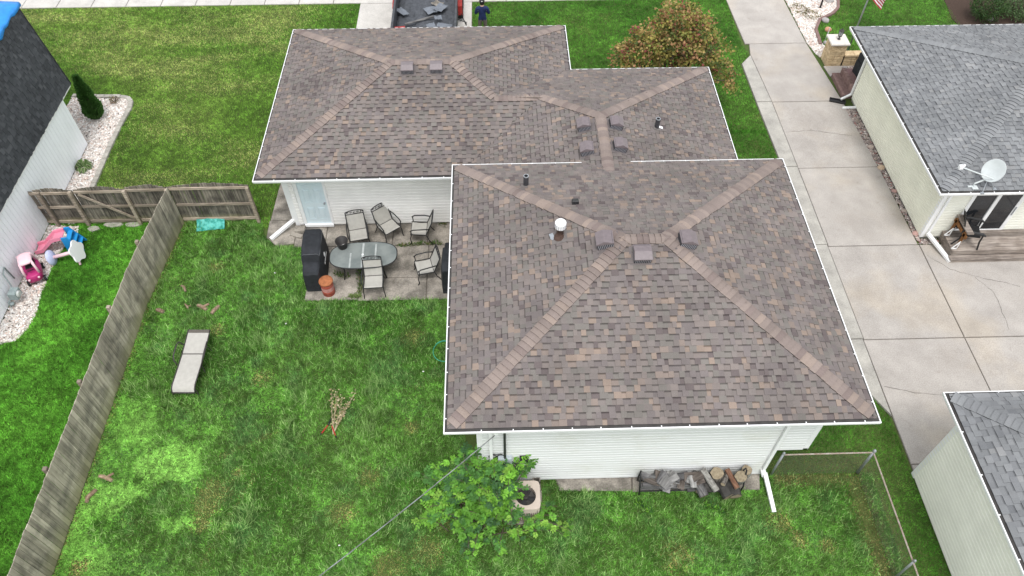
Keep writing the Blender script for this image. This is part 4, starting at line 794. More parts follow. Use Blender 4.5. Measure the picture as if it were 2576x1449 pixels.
# chaise on the lawn
CL = thing('chaise_lounge', 'grey sling chaise lounge with dark frame standing on the back lawn', 'chaise lounge', (-8.80, 12.25, 0), math.radians(-1.5))
prof = [(-1.02, .22), (-.97, .30), (-.85, .345), (-.5, .34), (0., .335), (.15, .34)]; W_ = .30
def strip(pts, nm):
    b = MB(); n = len(pts); b.add([(x, y, z) for y, z in pts for x in (-W_, W_)]+[(x, y, z-.015) for y, z in pts for x in (-W_, W_)], [(2*i, 2*i+1, 2*i+3, 2*i+2) for i in range(n-1)]+[(2*n+2*i+2, 2*n+2*i+3, 2*n+2*i+1, 2*n+2*i) for i in range(n-1)]); b.build(nm, M_SLING, CL, True)
strip(prof, 'seat'); strip([(.18, .345), (.5, .375), (.85, .42)], 'backrest'); M_FR = M_DARKM
b = MB()
for s in (-1, 1): b.tube([(s*.32, -1.04, .20)]+[(s*.32, y, z) for y, z in prof[1:]]+[(s*.32, .5, .375), (s*.32, .95, .435)], .018, 6)
b.tube([(-.32, -1.04, .2), (.32, -1.04, .2)], .018, 6); b.tube([(-.32, .165, .335), (.32, .165, .335)], .014, 6); b.build('frame', M_FR, CL, True)
b = MB(); b.add([(-W_, .85, .428), (W_, .85, .428), (W_, .95, .442), (-W_, .95, .442), (-W_, .85, .41), (W_, .85, .41), (W_, .95, .425), (-W_, .95, .425)], [(0, 1, 2, 3), (7, 6, 5, 4), (0, 4, 5, 1), (2, 6, 7, 3)]); b.build('head_panel', pm('dark_mesh_panel', (.10, .09, .075), .3, 60, .8), CL)
for s in (-1, 1):
    b = MB(); b.tube([(s*.33, .45, .40), (s*.40, .42, .58), (s*.42, .3, .62), (s*.42, -.05, .60), (s*.40, -.18, .52), (s*.34, -.22, .34)], .02, 6); b.build('armrest', M_FR, CL, True)
    for y0, z0, y1 in ((-.95, .30, -1.0), (-.2, .33, -.26), (.42, .36, .5)): b = MB(); b.tube([(s*.32, y0, z0), (s*.36, y1, 0)], .015, 6); b.build('leg', M_FR, CL)
# mat by the fence
m = MB(); k1, k2 = 14, 7
m.add([(-.45+.9*i/k1, -.21+.42*j/k2, .05+.10*(j/k2)**2+.012*math.sin(i*1.3+j)) for i in range(k1+1) for j in range(k2+1)], [(i*(k2+1)+j, (i+1)*(k2+1)+j, (i+1)*(k2+1)+j+1, i*(k2+1)+j+1) for i in range(k1) for j in range(k2)])
o = tag(m.build('teal_panel', pm('scuffed_teal_plastic', (.02, .26, .21), .2, 7, .5, c2=(.12, .50, .44), lo=.42, hi=.58)), 'scuffed teal plastic panel lying on the grass against the fence', 'plastic panel'); o.location = (-9.55, 17.78, .02); o.rotation_euler = (.08, 0, .12); o.modifiers.new('t', 'SOLIDIFY').thickness = .02
# firewood bits on the lawn
def log_bit(nm, label, px, py, L, r, ang, fork=0, bend=.15):
    p = G(px, py); t = thing(nm, label, 'log', (p.x, p.y, 0), ang); b = MB(); b.tube([(-L/2, 0, r*.9), (-L/6, bend*L*.3, r), (L/4, bend*L*.1, r*.95), (L/2, 0, r*.9)], [r*.8, r, r*.95, r*.85], 8); b.build('wood', M_LOGT, t, False)
    for s in (-1, 1): b = MB(T=Matrix.Translation((s*L/2, 0, r*.9)) @ Matrix.Rotation(math.pi/2, 4, 'Y')); b.lathe([(r*.78, -.004), (r*.78, .006)], n=8); b.build('cut_end', M_LOGEND, t)
    if fork: b = MB(); b.tube([(0, 0, r), (L*.15, fork*L*.3, r*1.1), (L*.3, fork*L*.55, r*1.2)], [r*.8, r*.7, r*.55], 7); b.build('side_limb', M_LOGT, t)
log_bit('wood_piece', 'thin bent stick with a pale end on the lawn beyond the chaise', 463, 728, .30, .045, -.9, 0, .4)
log_bit('wood_piece', 'short brown wood chunk at the foot of the side fence, level with the log pile', 405, 785, .26, .065, -.4)
log_bit('wood_piece', 'small forked twig beside the forked log on the lawn', 470, 772, .24, .03, -.9, .8)
log_bit('wood_piece', 'largest forked log lying on the lawn by the chaise', 510, 776, .36, .06, -.5, 1.)
log_bit('wood_piece', 'straight pale split log on the lawn next to the forked log', 543, 782, .34, .06, 1.05)
log_bit('wood_piece', 'forked brown log in the clover at the fence foot', 268, 1205, .40, .055, -.35, .8)
log_bit('wood_piece', 'crooked stubby log in the clover, close against the fence boards', 232, 1250, .36, .06, 1.2, 0, .6)
# dry cut branch and loppers
random.seed(11); DB_ = thing('dry_cut_branch', 'dry tan leafy branch cut off and lying on the back lawn', 'branch', G(838, 1090)[:2]+(0,) if False else tuple(G(838, 1095)))
base = Vector(DB_.location); b = MB(); lf = MB(); stems = []
for tx, ty in ((835, 985), (848, 985), (862, 1000), (895, 985), (880, 1010), (868, 1025), (853, 1000)):
    e = G(tx, ty, .12)-base; a = Vector((0, 0, .03)); c1 = a.lerp(e, .5)+Vector((random.uniform(-.05, .05), 0, .04)); b.tube([a, c1, e], [.012, .008, .004], 5); stems.append((a, c1, e))
b.build('stem', pm('dry_twig', (.40, .34, .22), .2, 20, .9), DB_)
def leafquad(mb, p, s, col, up=None, nrm=None, asp=.5):
    d = Vector((random.gauss(0, 1), random.gauss(0, 1), random.gauss(0, .6))).normalized() if up is None else up; q = Vector((random.gauss(0, 1), random.gauss(0, 1), random.gauss(0, 1))); r_ = d.cross(q).normalized()*s*asp*.5
    mb.add([p, p+d*s*.45+r_, p+d*s, p+d*s*.45-r_], [(0, 1, 2, 3)], 0, col)
for a, c1, e in stems:
    for i in range(42):
        t = random.uniform(.3, 1.05); p = (a.lerp(c1, t*2) if t < .5 else c1.lerp(e, t*2-1))+Vector((random.gauss(0, .035), random.gauss(0, .035), random.gauss(0.01, .025))); k = random.uniform(.7, 1.2); leafquad(lf, p, random.uniform(.04, .08), tuple(x*k for x in random.choice(((.50, .41, .25), (.42, .33, .19), (.58, .50, .33), (.34, .33, .14)))), asp=.8)
tag(lf.build('dry_leaf', M_LEAF, DB_, cols=True), kind='stuff')
LO = thing('loppers', 'open red-handled loppers lying on the grass below the dry branch', 'loppers', tuple(G(830, 1070))); M_REDH = pm('red_handle', (.42, .02, .02), .15, 9, .5)
bp = Vector(LO.location)
for a_, c_ in (((806, 1094), (829, 1064)), ((846, 1101), (832, 1064))):
    p, q = G(*a_, .05)-bp, G(*c_, .06)-bp; b = MB(); b.tube([p.lerp(q, .12), p.lerp(q, .8)], .016, 8); b.build('handle', M_REDH, LO); b = MB(); b.tube([p, p.lerp(q, .13)], .019, 8); b.tube([p.lerp(q, .8), q], .017, 8); b.build('grip', M_BLACK, LO)
b = MB(); p = G(830, 1064, .06)-bp; b.tube([p+Vector((-.03, 0, 0)), p+Vector((.0, .08, 0)), p+Vector((.05, .16, 0))], [.022, .018, .004], 6); b.build('blade', M_BLACK, LO)
# garden hose loop beside the wall
m = MB(); c = G(1118, 884, .03); pts = [(c.x+.33*math.cos(t), c.y+.36*math.sin(t)*1., .03+.004*t) for t in [i*math.pi/14 for i in range(0, 40)]]; m.tube(pts, .012, 6); tag(m.build('garden_hose', pm('green_hose', (.05, .34, .22), .1, 9, .5), None, True), 'coiled green garden hose on the grass below the west eave', 'hose')

# ---------------------------------------------------------------- toys by the white wall
M_PK = pm('pink_plastic', (.72, .24, .34), .05, 5, .4, spec=.4); M_LPK = pm('pale_pink_plastic', (.80, .55, .60), .04, 5, .4, spec=.4); M_MG = pm('magenta_plastic', (.42, .025, .15), .06, 5, .4, spec=.4); M_BL = pm('blue_plastic', (.02, .27, .62), .06, 5, .4, spec=.4); M_LAV = pm('lavender_plastic', (.50, .54, .74), .05, 5, .4, spec=.4); M_WPL = pm('white_plastic', (.80, .80, .80), .02, 5, .4, spec=.4)
TC = thing('toy_car', 'pink and magenta ride-on toy car on the pebbles by the white wall', 'toy car', (-14.55, 15.72, .03), math.radians(-62)); TC.scale = (1.15, 1.15, 1.15)
def loft(b, rings, close=True):
    n = len(rings[0]); vs = [p for r_ in rings for p in r_]; fs = []
    for i in range(len(rings)-1): fs += [(i*n+k, i*n+(k+1) % n, (i+1)*n+(k+1) % n, (i+1)*n+k) for k in range(n)]
    if close: fs += [tuple(range(n-1, -1, -1)), tuple(range((len(rings)-1)*n, len(rings)*n))]
    b.add(vs, fs); return b
def rr(hx, hy, z, n=20, e=.55, dx=0): return [(dx+hx*math.copysign(abs(math.cos(t))**e, math.cos(t)), hy*math.copysign(abs(math.sin(t))**e, math.sin(t)), z) for t in [2*math.pi*k/n for k in range(n)]]
b = MB(); loft(b, [rr(.30, .16, .10), rr(.37, .205, .16), rr(.385, .215, .26), rr(.37, .21, .36), rr(.35, .195, .375)]); b.build('body', M_MG, TC, True)
b = MB()
for sx, sy in ((.27, .17), (.27, -.17), (-.25, .18), (-.25, -.18)): b.tube([(sx, sy, .36), (sx*.9, sy*.95, .55), (sx*.55, sy*.8, .74)], [.035, .03, .04], 8)
b.build('roof_post', M_LPK, TC, True); b = MB(); loft(b, [rr(.22, .17, .70), rr(.24, .18, .73), rr(.20, .15, .77), rr(.08, .06, .79)]); b.build('roof', M_LPK, TC, True)
b = MB(); b.cham(-.16, .02, -.13, .13, .36, .40, .02); b.cham(-.22, -.16, -.13, .13, .38, .60, .02); b.build('seat', M_BLACK, TC)
b = MB(T=Matrix.Translation((.18, 0, .44)) @ Matrix.Rotation(-.7, 4, 'Y')); b.tube([(.07*math.cos(t), .07*math.sin(t), 0) for t in [k*math.pi/6 for k in range(13)]], .012, 6); b.build('steering_wheel', M_BLACK, TC)
for sx in (.25, -.25):
    for sy in (.21, -.21):
        Tw = Matrix.Translation((sx, sy, .085)) @ Matrix.Rotation(math.pi/2, 4, 'X'); b = MB(T=Tw); b.lathe([(.05, -.03), (.08, -.03), (.085, -.02), (.085, .02), (.08, .03), (.05, .03)], n=16); wl = b.build('wheel', M_RUBBER, TC); b = MB(T=Tw); b.lathe([(.045, -.034), (.045, .034)], n=12); b.build('hub', M_WPL, wl)
for sy in (.12, -.12): b = MB(T=Matrix.Translation((.37, sy, .30)) @ Matrix.Rotation(math.pi/2, 4, 'Y')); b.lathe([(.03, 0), (.03, .025), (.015, .035)], n=12); b.build('headlight', M_LPK, TC)
SLD = thing('toy_slide', 'small toddler slide with pink chute and blue ladder on the pebbles', 'toy slide', (-14.12, 16.92, .03), math.radians(8)); SLD.scale = (1.1, 1.15, 1.1)
chute = [(-.72, .06), (-.6, .09), (-.5, .10), (-.1, .46), (.08, .50), (.2, .51)]
b = MB(); W_ = .17; n = len(chute)
vs = [q for x, z in chute for q in ((x, -W_-.03, z), (x, -W_-.02, z+.11), (x, -W_+.02, z+.10), (x, -W_+.03, z+.02), (x, W_-.03, z+.02), (x, W_-.02, z+.10), (x, W_+.02, z+.11), (x, W_+.03, z))]
b.add(vs, [(i*8+k, i*8+(k+1) % 8, (i+1)*8+(k+1) % 8, (i+1)*8+k) for i in range(n-1) for k in range(8)]+[tuple(range(8)), tuple(range((n-1)*8+7, (n-1)*8-1, -1))]); b.build('chute', M_PK, SLD)
b = MB()
for s in (-1, 1): b.prism([(.18, .0), (.62, .0), (.34, .60), (.2, .60)], -.02, .02, T=Matrix.Translation((0, s*.20, 0)) @ Matrix.Rotation(math.pi/2, 4, 'X'))
lad = b.build('ladder', M_BL, SLD)
for x, z in ((.52, .14), (.44, .30), (.36, .46)): b = MB(); b.box(x-.07, x+.06, -.18, .18, z, z+.035); b.build('rung', M_BL, lad)
TT = thing('toy_table', 'tipped-over toy table with white top, pink stem and lavender base', 'toy table', (-13.72, 16.35, .03), math.radians(8)); TT.scale = (1.1, 1.1, 1.1)
b = MB(T=Matrix.Translation((-.45, 0, .22)) @ Matrix.Rotation(math.pi/2-.25, 4, 'Y')); b.lathe([(.05, .09), (.16, .07), (.23, .02), (.235, 0), (.20, -.02), (.02, -.03)], n=22); b.build('base', M_LAV, TT, True)
b = MB(); b.tube([(-.40, 0, .22), (.30, .0, .36)], .055, 12); b.build('stem', M_LPK, TT, True)
b = MB(T=Matrix.Translation((.33, 0, .36)) @ Matrix.Rotation(math.pi/2-.35, 4, 'Y')); b.prism([((.27+.035*math.cos(5*t))*math.cos(t), (.34+.04*math.cos(5*t))*math.sin(t)) for t in [2*math.pi*k/40 for k in range(40)]], -.02, .025); b.build('top', M_WPL, TT, False)
b = MB(); b.tube([(.3, -.1, .2), (.34, -.26, .05)], .03, 8); b.build('leg', M_LPK, TT)

# ---------------------------------------------------------------- behind the rear wall: condenser, meter, firewood
AC = thing('air_conditioner', 'beige air conditioning condenser with round fan opening beside the shrub', 'air conditioner', (.53, 7.72, 0))
M_BG = pm('beige_enamel', (.50, .42, .36), .06, 5, .5); b = MB(); N = 32; ring = [(.25*math.cos(2*math.pi*k/N)+.02, .25*math.sin(2*math.pi*k/N)-.02) for k in range(N)]
def sqp(t):
    c, s = math.cos(t), math.sin(t); k = max(abs(c), abs(s)); r_ = .37/k; x, y = r_*c, r_*s; e = 3; q = (abs(c)**8+abs(s)**8)**(-1/8)*.375; return (q*c, q*s)
out = [sqp(2*math.pi*k/N) for k in range(N)]
b.add([(*p, .76) for p in ring]+[(*p, .76) for p in out]+[(*p, .55) for p in out]+[(*p, .57) for p in ring], [(k, N+k, N+(k+1) % N, (k+1) % N) for k in range(N)]+[(N+k, 2*N+k, 2*N+(k+1) % N, N+(k+1) % N) for k in range(N)]+[(3*N+k, k, (k+1) % N, 3*N+(k+1) % N) for k in range(N)]); b.build('top_cover', M_BG, AC)
b = MB(); b.prism([(p[0]*.96, p[1]*.96) for p in out], .05, .56); b.build('cabinet', M_BG, AC)
b = MB(); b.lathe([(.01, .575), (.26, .585)], (.02, -.02, 0), 32); b.build('fan_well', M_GRILL, AC)
b = MB()
for k in range(4): a = k*math.pi/2+.4; b.add([(.02+.06*math.cos(a), -.02+.06*math.sin(a), .66), (.02+.23*math.cos(a-.3), -.02+.23*math.sin(a-.3), .64), (.02+.23*math.cos(a+.45), -.02+.23*math.sin(a+.45), .68)], [(0, 1, 2)])
b.lathe([(.06, .63), (.06, .69), (.01, .70)], (.02, -.02, 0), 12); b.build('fan', M_DARKM, AC)
b = MB()
for k in range(7): r_ = .05+k*.032; b.tube([(.02+r_*math.cos(t), -.02+r_*math.sin(t), .765) for t in [2*math.pi*j/24 for j in range(25)]], .003, 4)
for k in range(4): a = k*math.pi/4; b.tube([(.02-.25*math.cos(a), -.02-.25*math.sin(a), .763), (.02+.25*math.cos(a), -.02+.25*math.sin(a), .763)], .003, 4)
b.build('fan_guard', M_DARKM, AC)
b = MB()
for s in range(4):
    for k in range(14): b.box(-.3+k*.045, -.3+k*.045+.012, -.372, -.36, .12, .66, T=Matrix.Rotation(s*math.pi/2, 4, 'Z'))
b.build('side_louvre', M_DARKM, AC); b = MB(); b.cham(-.45, .45, -.45, .42, 0, .06, .01); b.build('pad', M_CONCB, AC)
CB = thing('cinder_block', 'grey hollow concrete block against the wall behind the condenser', 'block', (.86, 8.28, 0)); b = MB()
for q in ((-.1, .1, -.2, -.16), (-.1, .1, -.02, .02), (-.1, .1, .12, .15), (-.1, -.065, -.16, .12), (.065, .1, -.16, .12)): b.box(q[0], q[1], q[2], q[3], 0, .22)
b.build('block', M_CONCB, CB)
EM = thing('electric_meter', 'grey electric meter box with conduit rising up the white wall', 'electric meter', (.06, 8.40, 0)); M_GB = pm('grey_steel_box', (.42, .47, .50), .08, 6, .5)
b = MB(); b.cham(-.17, .17, -.06, .06, 0, .42, .01, T=Matrix.Translation((0, -.03, 1.12))); b.build('box', M_GB, EM); b = MB(T=Matrix.Translation((.0, -.09, 1.28)) @ Matrix.Rotation(math.pi/2, 4, 'X')); b.lathe([(.085, 0), (.08, .05), (.06, .075), (.01, .08)], n=18); b.build('meter_dome', M_GLASS, EM, True)
b = MB(); b.tube([(0, -.06, 1.52), (0, -.06, 3.2), (0, -.12, 3.3), (0, -.17, 3.24)], .03, 8); b.build('conduit', M_PIPE, EM, True)
WD = thing('wall_ornament', 'black wrought-iron ring ornament hung on the wall by the meter', 'ornament', (-.14, 8.40, 1.55)); b = MB(T=Matrix.Translation((0, -.02, 0)))
for dx in (-.1, .1): b.tube([(dx+.09*math.cos(t), 0, .09*math.sin(t)*.8) for t in [k*math.pi/8 for k in range(17)]], .011, 5)
b.tube([(-.2, 0, .0), (-.1, 0, .12), (0, 0, .10), (.1, 0, .12), (.2, 0, .0)], .01, 5); b.build('iron_ring', M_BLACK, WD)
b = MB()
for x in (-.09, .09): b.tube([(x, 0, .08), (x, -.09, .06), (x, -.09, -.08), (x, 0, -.10)], .012, 5)
b.tube([(-.09, -.09, .0), (.09, -.09, .0)], .012, 5); b.box(-.1, .1, -.02, 0, -.11, .09); o = tag(b.build('hose_bracket', M_BLACK), 'black metal hose bracket on the white wall over the condenser', 'bracket'); o.location = (.52, 8.41, 1.42)
# firewood rack
RK = thing('firewood_rack', 'black tubular firewood rack standing along the white rear wall', 'rack', (4.75, 8.17, .05))
for x in (-1.28, 1.30): b = MB(); b.tube([(x, -.22, .0), (x+.02*x, -.20, .3), (x*1.03, .0, .80), (x*1.02, .05, .82), (x*1.0, .16, .3), (x, .18, 0)], .02, 8); b.build('end_hoop', M_BLACK, RK, True)
b = MB()
for y in (-.16, .12): b.tube([(-1.28, y, .09), (1.30, y, .09)], .018, 6)
b.build('base_rail', M_BLACK, RK)
def billet(nm, label, x, y, z, L, w_, h_, ang, tilt, mat=None, roll=0, grp=None):
    t = thing(nm, label, 'firewood', (x, y, z), ang, grp); T = Matrix.Rotation(tilt, 4, 'Y') @ Matrix.Rotation(roll, 4, 'X'); b = MB(T=T); j = lambda s=.012: random.uniform(-s, s)
    a = [(-w_/2+j(), -h_/2+j()), (w_/2+j(), -h_/2+j()), (w_/2+j(), h_/2+j()), (-w_/2+j(), h_/2+j())]; b.add([(-L/2+j(), p[0], p[1]) for p in a]+[(L/2+j(), p[0], p[1]) for p in a], [(3, 2, 1, 0), (4, 5, 6, 7), (0, 1, 5, 4), (1, 2, 6, 5), (2, 3, 7, 6), (3, 0, 4, 7)]); b.build('wood', mat or M_LOG, t); return t
random.seed(21); GW = 'grey boards stacked in the firewood rack'
M_GREYW = woodm('silver_grey_boards', (.075, .072, .072), (.21, .205, .20), (.7, .7, .72), (3, 24, 24))
random.seed(4); M_GW = [M_GREYW, woodm('pale_grey_board', (.20, .195, .19), (.36, .35, .34), (.8, .8, .8), (3, 24, 24)), woodm('brown_grey_board', (.09, .075, .065), (.20, .17, .15), (.8, .8, .8), (3, 24, 24))]
for i in range(26):
    x = -1.1+1.35*random.random(); lay = i//9
    billet('firewood_board', 'flat grey weathered board stacked in the black firewood rack', 4.75+x, 8.15+random.uniform(-.14, .08), .05+.36+.085*lay+random.uniform(-.02, .03), random.uniform(.26, .42), random.uniform(.14, .24), .045, random.choice((0, 1.57, .7, -.6))+random.uniform(-.3, .3), random.uniform(-.25, .25), M_GW[i % 3], random.uniform(-.1, .5), GW)
for i in range(16): billet('firewood_stick', 'thin grey split stick in the lower layers of the firewood rack', 4.75-1.05+(i % 5)*.28+random.uniform(-.05, .05), 8.15+random.uniform(-.14, .02), .17+.09*(i//5), random.uniform(.35, .5), .1, .06, random.uniform(-.1, .1), 0, M_GREYW, random.uniform(-.2, .2), 'split sticks low in the firewood rack')
def roundlog(label, x, y, z, L, r, ang, tilt, bark=M_LOG):
    t = thing('firewood_log', label, 'firewood', (x, y, z), ang); T = Matrix.Rotation(tilt, 4, 'Y'); n = 12; b = MB(T=T); rs = [r*random.uniform(.88, 1.1) for _ in range(n)]
    b.add([(s*L/2, rs[k]*math.cos(2*math.pi*k/n), rs[k]*math.sin(2*math.pi*k/n)) for s in (-1, 1) for k in range(n)], [(k, (k+1) % n, (k+1) % n+n, k+n) for k in range(n)]); b.build('bark', bark, t)
    for s in (-1, 1): b = MB(T=T); b.add([(s*(L/2+.002), rs[k]*.98*math.cos(2*math.pi*k/n), rs[k]*.98*math.sin(2*math.pi*k/n)) for k in range(n)], [tuple(range(n))]); b.build('cut_end', M_LOGEND, t)
M_BIRCH = pm('pale_bark', (.34, .33, .30), .3, 9, .9, .5, 30, c2=(.15, .14, .13), stretch=(1, 1, 4)); M_REDW = woodm('reddish_split_log', (.15, .075, .05), (.30, .17, .11), (.9, .9, .9), (3, 24, 24)); M_DKW = pm('dark_wet_bark', (.05, .047, .043), .3, 9, .85, .5, 30)
roundlog('long grey split log with deep bark ridges in the firewood rack', 5.20, 8.08, .55, .62, .085, -1.05, .25, M_BIRCH)
roundlog('short round log showing its tan cut face upward in the rack', 5.42, 8.22, .55, .20, .17, .3, math.pi/2-.25)
roundlog('short crooked grey billet leaning beside the tan log face', 5.62, 8.12, .52, .42, .06, 1.0, .2)
roundlog('reddish brown split log resting on dark bark in the rack', 5.78, 8.1, .55, .52, .065, -1.2, .2, M_REDW)
roundlog('large dark curved bark piece under the reddish log', 5.60, 8.0, .30, .55, .16, -1.2, .1, M_DKW)
roundlog('dark bark slab low at the hoop end of the rack', 5.85, 8.0, .28, .5, .15, -1.5, .1, M_DKW)
roundlog('grey slab of bark leaning in the middle of the rack', 4.98, 8.0, .34, .5, .12, -1.25, .25, M_GREYW)
roundlog('large pale-barked round log standing tilted under the far hoop', 6.02, 8.16, .46, .50, .155, .9, 1.2, M_BIRCH); roundlog('second pale log end leaning on the wall behind the hoop', 6.18, 8.28, .55, .30, .13, .6, 1.3, M_BIRCH)
roundlog('big dark log low in the middle of the rack', 5.3, 8.05, .25, .8, .15, .05, 0, M_DKW)
# power drop
WP = [Vector((.02, 8.2, 3.28)), Vector((-3.6, 4.6, 4.6)), Vector((-9., -1., 7.4))]
m = MB(); pts = []
for i in range(41):
    t = i/40; p = WP[0].lerp(WP[2], t); p.z -= .55*4*t*(1-t); pts.append(p)
M_CABLE = pm('weathered_cable', (.16, .16, .16), .2, 20, .7)
SD = thing('service_cable', 'twisted grey power cable running from the rear eave over the lawn', 'cable', WP[0]); 
for ph in (0, 2.1, 4.2): m = MB(SD); m.tube([p+Vector((.009*math.cos(i*2.2+ph), 0, .009*math.sin(i*2.2+ph))) for i, p in enumerate(pts)], .0075, 5); m.build('wire', (M_CABLE, M_STEEL, M_CABLE)[int(ph/2)], SD)
UP = thing('utility_pole', 'wooden utility pole carrying the power cable', 'pole', (-9., -1., 0)); b = MB(); b.tube([(0, 0, 0), (0, 0, 8)], [.16, .12], 12); b.build('pole', M_BARK, UP, True)
b = MB(); b.lathe([(.26, 0), (.28, .9), (.3, .92), (.3, 1.0), (.05, 1.05)], n=16); tag(b.build('trash_bin', M_BKT, None, True), 'black trash bin standing beside the west wall of the house', 'bin').location = (-7.65, 21.9, .0)

# ---------------------------------------------------------------- front: trailer, its load, the person
TR = thing('dump_trailer', 'black dump trailer with red fenders full of scrap on the front drive', 'trailer', (-2.78, 28.9, .055))
M_TRB = pm('dark_trailer_steel', (.055, .058, .065), .25, 6, .7); M_TRR = pm('red_trailer_paint', (.30, .03, .025), .15, 6, .5); M_TARPG = pm('grey_mesh_tarp', (.07, .075, .085), .2, 8, .8)
hx, hy, zt0, zt1 = 1.24, 2.35, .62, 1.32
b = MB(); b.box(-hx, hx, -hy, hy, zt0-.06, zt0); b.build('bed_floor', M_TARPG, TR)
for q in ((-hx-.05, -hx, -hy, hy), (hx, hx+.05, -hy, hy)): b = MB(); b.box(*q, zt0-.06, zt1); b.build('side_wall', M_TRB, TR)
for q in ((-hx, hx, -hy-.05, -hy), (-hx, hx, hy, hy+.05)): b = MB(); b.box(*q, zt0-.06, zt1); b.build('end_wall', M_TRB, TR)
b = MB()
for s in (-1, 1): b.bar((s*(hx+.025), -hy-.05, zt1+.02), (s*(hx+.025), hy+.05, zt1+.02), .09, .06)
b.build('top_rail', M_TRB, TR); b = MB(); b.box(-.5, -.38, -hy, hy+.9, .42, .56); b.box(.38, .5, -hy, hy+.9, .42, .56); b.bar((-.44, hy+.5, .5), (0, hy+1.5, .5), .1, .1); b.bar((.44, hy+.5, .5), (0, hy+1.5, .5), .1, .1); b.build('chassis', M_TRB, TR)
for s in (-1, 1):
    b = MB(); a0, a1 = (hx+.05, hx+.24) if s > 0 else (-hx-.24, -hx-.05)
    pr = [(-.95, .42), (-.85, .78), (-.6, .88), (.6, .88), (.85, .78), (.95, .42)]
    b.add([(x, y, z) for y, z in pr for x in (a0, a1)], [(2*i, 2*i+1, 2*i+3, 2*i+2) for i in range(5)]); o = b.build('fender', M_TRR, TR); o.location.y = 1.55; o.modifiers.new('t', 'SOLIDIFY').thickness = .02
    for y in (1.15, 1.95):
        Tw = Matrix.Translation((s*(hx+.15), y, .34)) @ Matrix.Rotation(math.pi/2, 4, 'Y'); b = MB(T=Tw); b.lathe([(.2, -.1), (.33, -.1), (.34, -.06), (.34, .06), (.33, .1), (.2, .1)], n=22); wl = b.build('wheel', M_RUBBER, TR, False); b = MB(T=Tw); b.lathe([(.03, -.085), (.2, -.08), (.2, .08), (.03, .085)], n=16); b.build('rim', M_STEEL, wl)
b = MB(); b.tube([(hx+.1, -.5, .9), (hx+.42, -.4, .7), (hx+.40, 0, .3), (hx+.2, .1, .8)], .02, 6); b.bar((hx+.1, -1.2, .9), (hx+.45, -1.75, .25), .07, .07); b.build('jack_strap', M_BLACK, TR)
def crumple(nm, label, cat, x, y, z, sx, sy, rz, mat, amp=.08, grp=None):
    n = 7; m = MB(); m.add([(-sx/2+sx*i/n, -sy/2+sy*j/n, amp*(vnoise(np.array([i*.55+x*3]), np.array([j*.55+y*3]), 1.)[0])+random.uniform(0, amp*.25)) for i in range(n+1) for j in range(n+1)], [(i*(n+1)+j, (i+1)*(n+1)+j, (i+1)*(n+1)+j+1, i*(n+1)+j+1) for i in range(n) for j in range(n)])
    o = tag(m.build(nm, mat), label, cat, grp); o.location = (x, y, z); o.rotation_euler = (random.uniform(-.15, .15), random.uniform(-.15, .15), rz); o.modifiers.new('t', 'SOLIDIFY').thickness = .012
M_SH = pm('pale_scrap_sheet', (.15, .165, .19), .12, 5, .6); bz = .055+.64
tw = lambda px, py: G(px, py, 1.0)
for i, (nm, lb, px, py, sx, sy, rz, mt) in enumerate([('scrap_sheet', 'large pale grey folded sheet on the scrap in the trailer', 1085, 22, .55, .5, .5, M_SH), ('scrap_sheet', 'pale sheet with torn point lying over the folded sheet', 1108, 18, .4, .55, -.5, M_SH), ('scrap_sheet', 'small crumpled pale sheet in the middle of the trailer load', 1102, 46, .3, .28, .2, M_SH),
        ('scrap_sheet', 'narrow pale sheet at the tailgate end of the load', 1085, 64, .35, .5, .3, M_SH), ('scrap_bag', 'crumpled pale bag in the corner of the trailer', 1012, 28, .3, .6, .7, M_SH), ('scrap_sheet', 'torn shredded pale sheet by the trailer side wall', 1118, 66, .6, .3, -.2, M_SH), ('scrap_sheet', 'grey brown cardboard piece standing over the pale sheets', 1100, 6, .4, .4, .9, M_CONCB)]):
    p = tw(px, py); crumple(nm, lb, 'scrap', p.x, p.y, bz+.22+.04*(i % 3), sx, sy, rz, mt, .06)
for i, (lb, px, py, L, a, mt) in enumerate([('long pale board slanting across the trailer scrap', 1055, 48, 1.3, .45, M_RAIL)]):
    p = tw(px, py); billet('scrap_board', lb, p.x, p.y, bz+.25, L, .10, .03, a, 0, M_GREYW)
m = MB(); k1, k2 = 26, 40   # the heap of dark felt and shingle scrap
m.add([(-hx+.01+(2*hx-.02)*i/k1, -hy+.01+(2*hy-.02)*j/k2, .02+.30*fbm(np.array([i*.3]), np.array([j*.3]), 1., 5)[0]*math.sin(math.pi*i/k1)**.4) for i in range(k1+1) for j in range(k2+1)], [(i*(k2+1)+j, (i+1)*(k2+1)+j, (i+1)*(k2+1)+j+1, i*(k2+1)+j+1) for i in range(k1) for j in range(k2)])
o = tag(m.build('scrap_heap', M_TARPG, None, False), 'heap of dark torn roofing felt filling the trailer bed', 'scrap heap'); o.location = (-2.78, 28.9, .055+.62)
BX = thing('red_box', 'grey box with a red top in the trailer corner', 'box', (-3.75, 27.35, bz+.12), .1); b = MB(); b.cham(-.2, .2, -.35, .2, 0, .38, .02); b.build('carton', M_SH, BX); b = MB(); b.box(-.21, .21, -.05, .21, .30, .39); b.build('red_top', M_TRR, BX)
b = MB(); b.cham(-.16, .16, -.1, .1, 0, .3, .04); b.tube([(-.1, 0, .28), (0, 0, .36), (.1, 0, .30)], .02, 6); b.tube([(.1, 0, .28), (.24, 0, .36)], .02, 6); o = tag(b.build('fuel_can', M_BLACK), 'black jug standing on the drive beside the trailer wheel', 'can'); o.location = (-1.22, 28.6, .055)
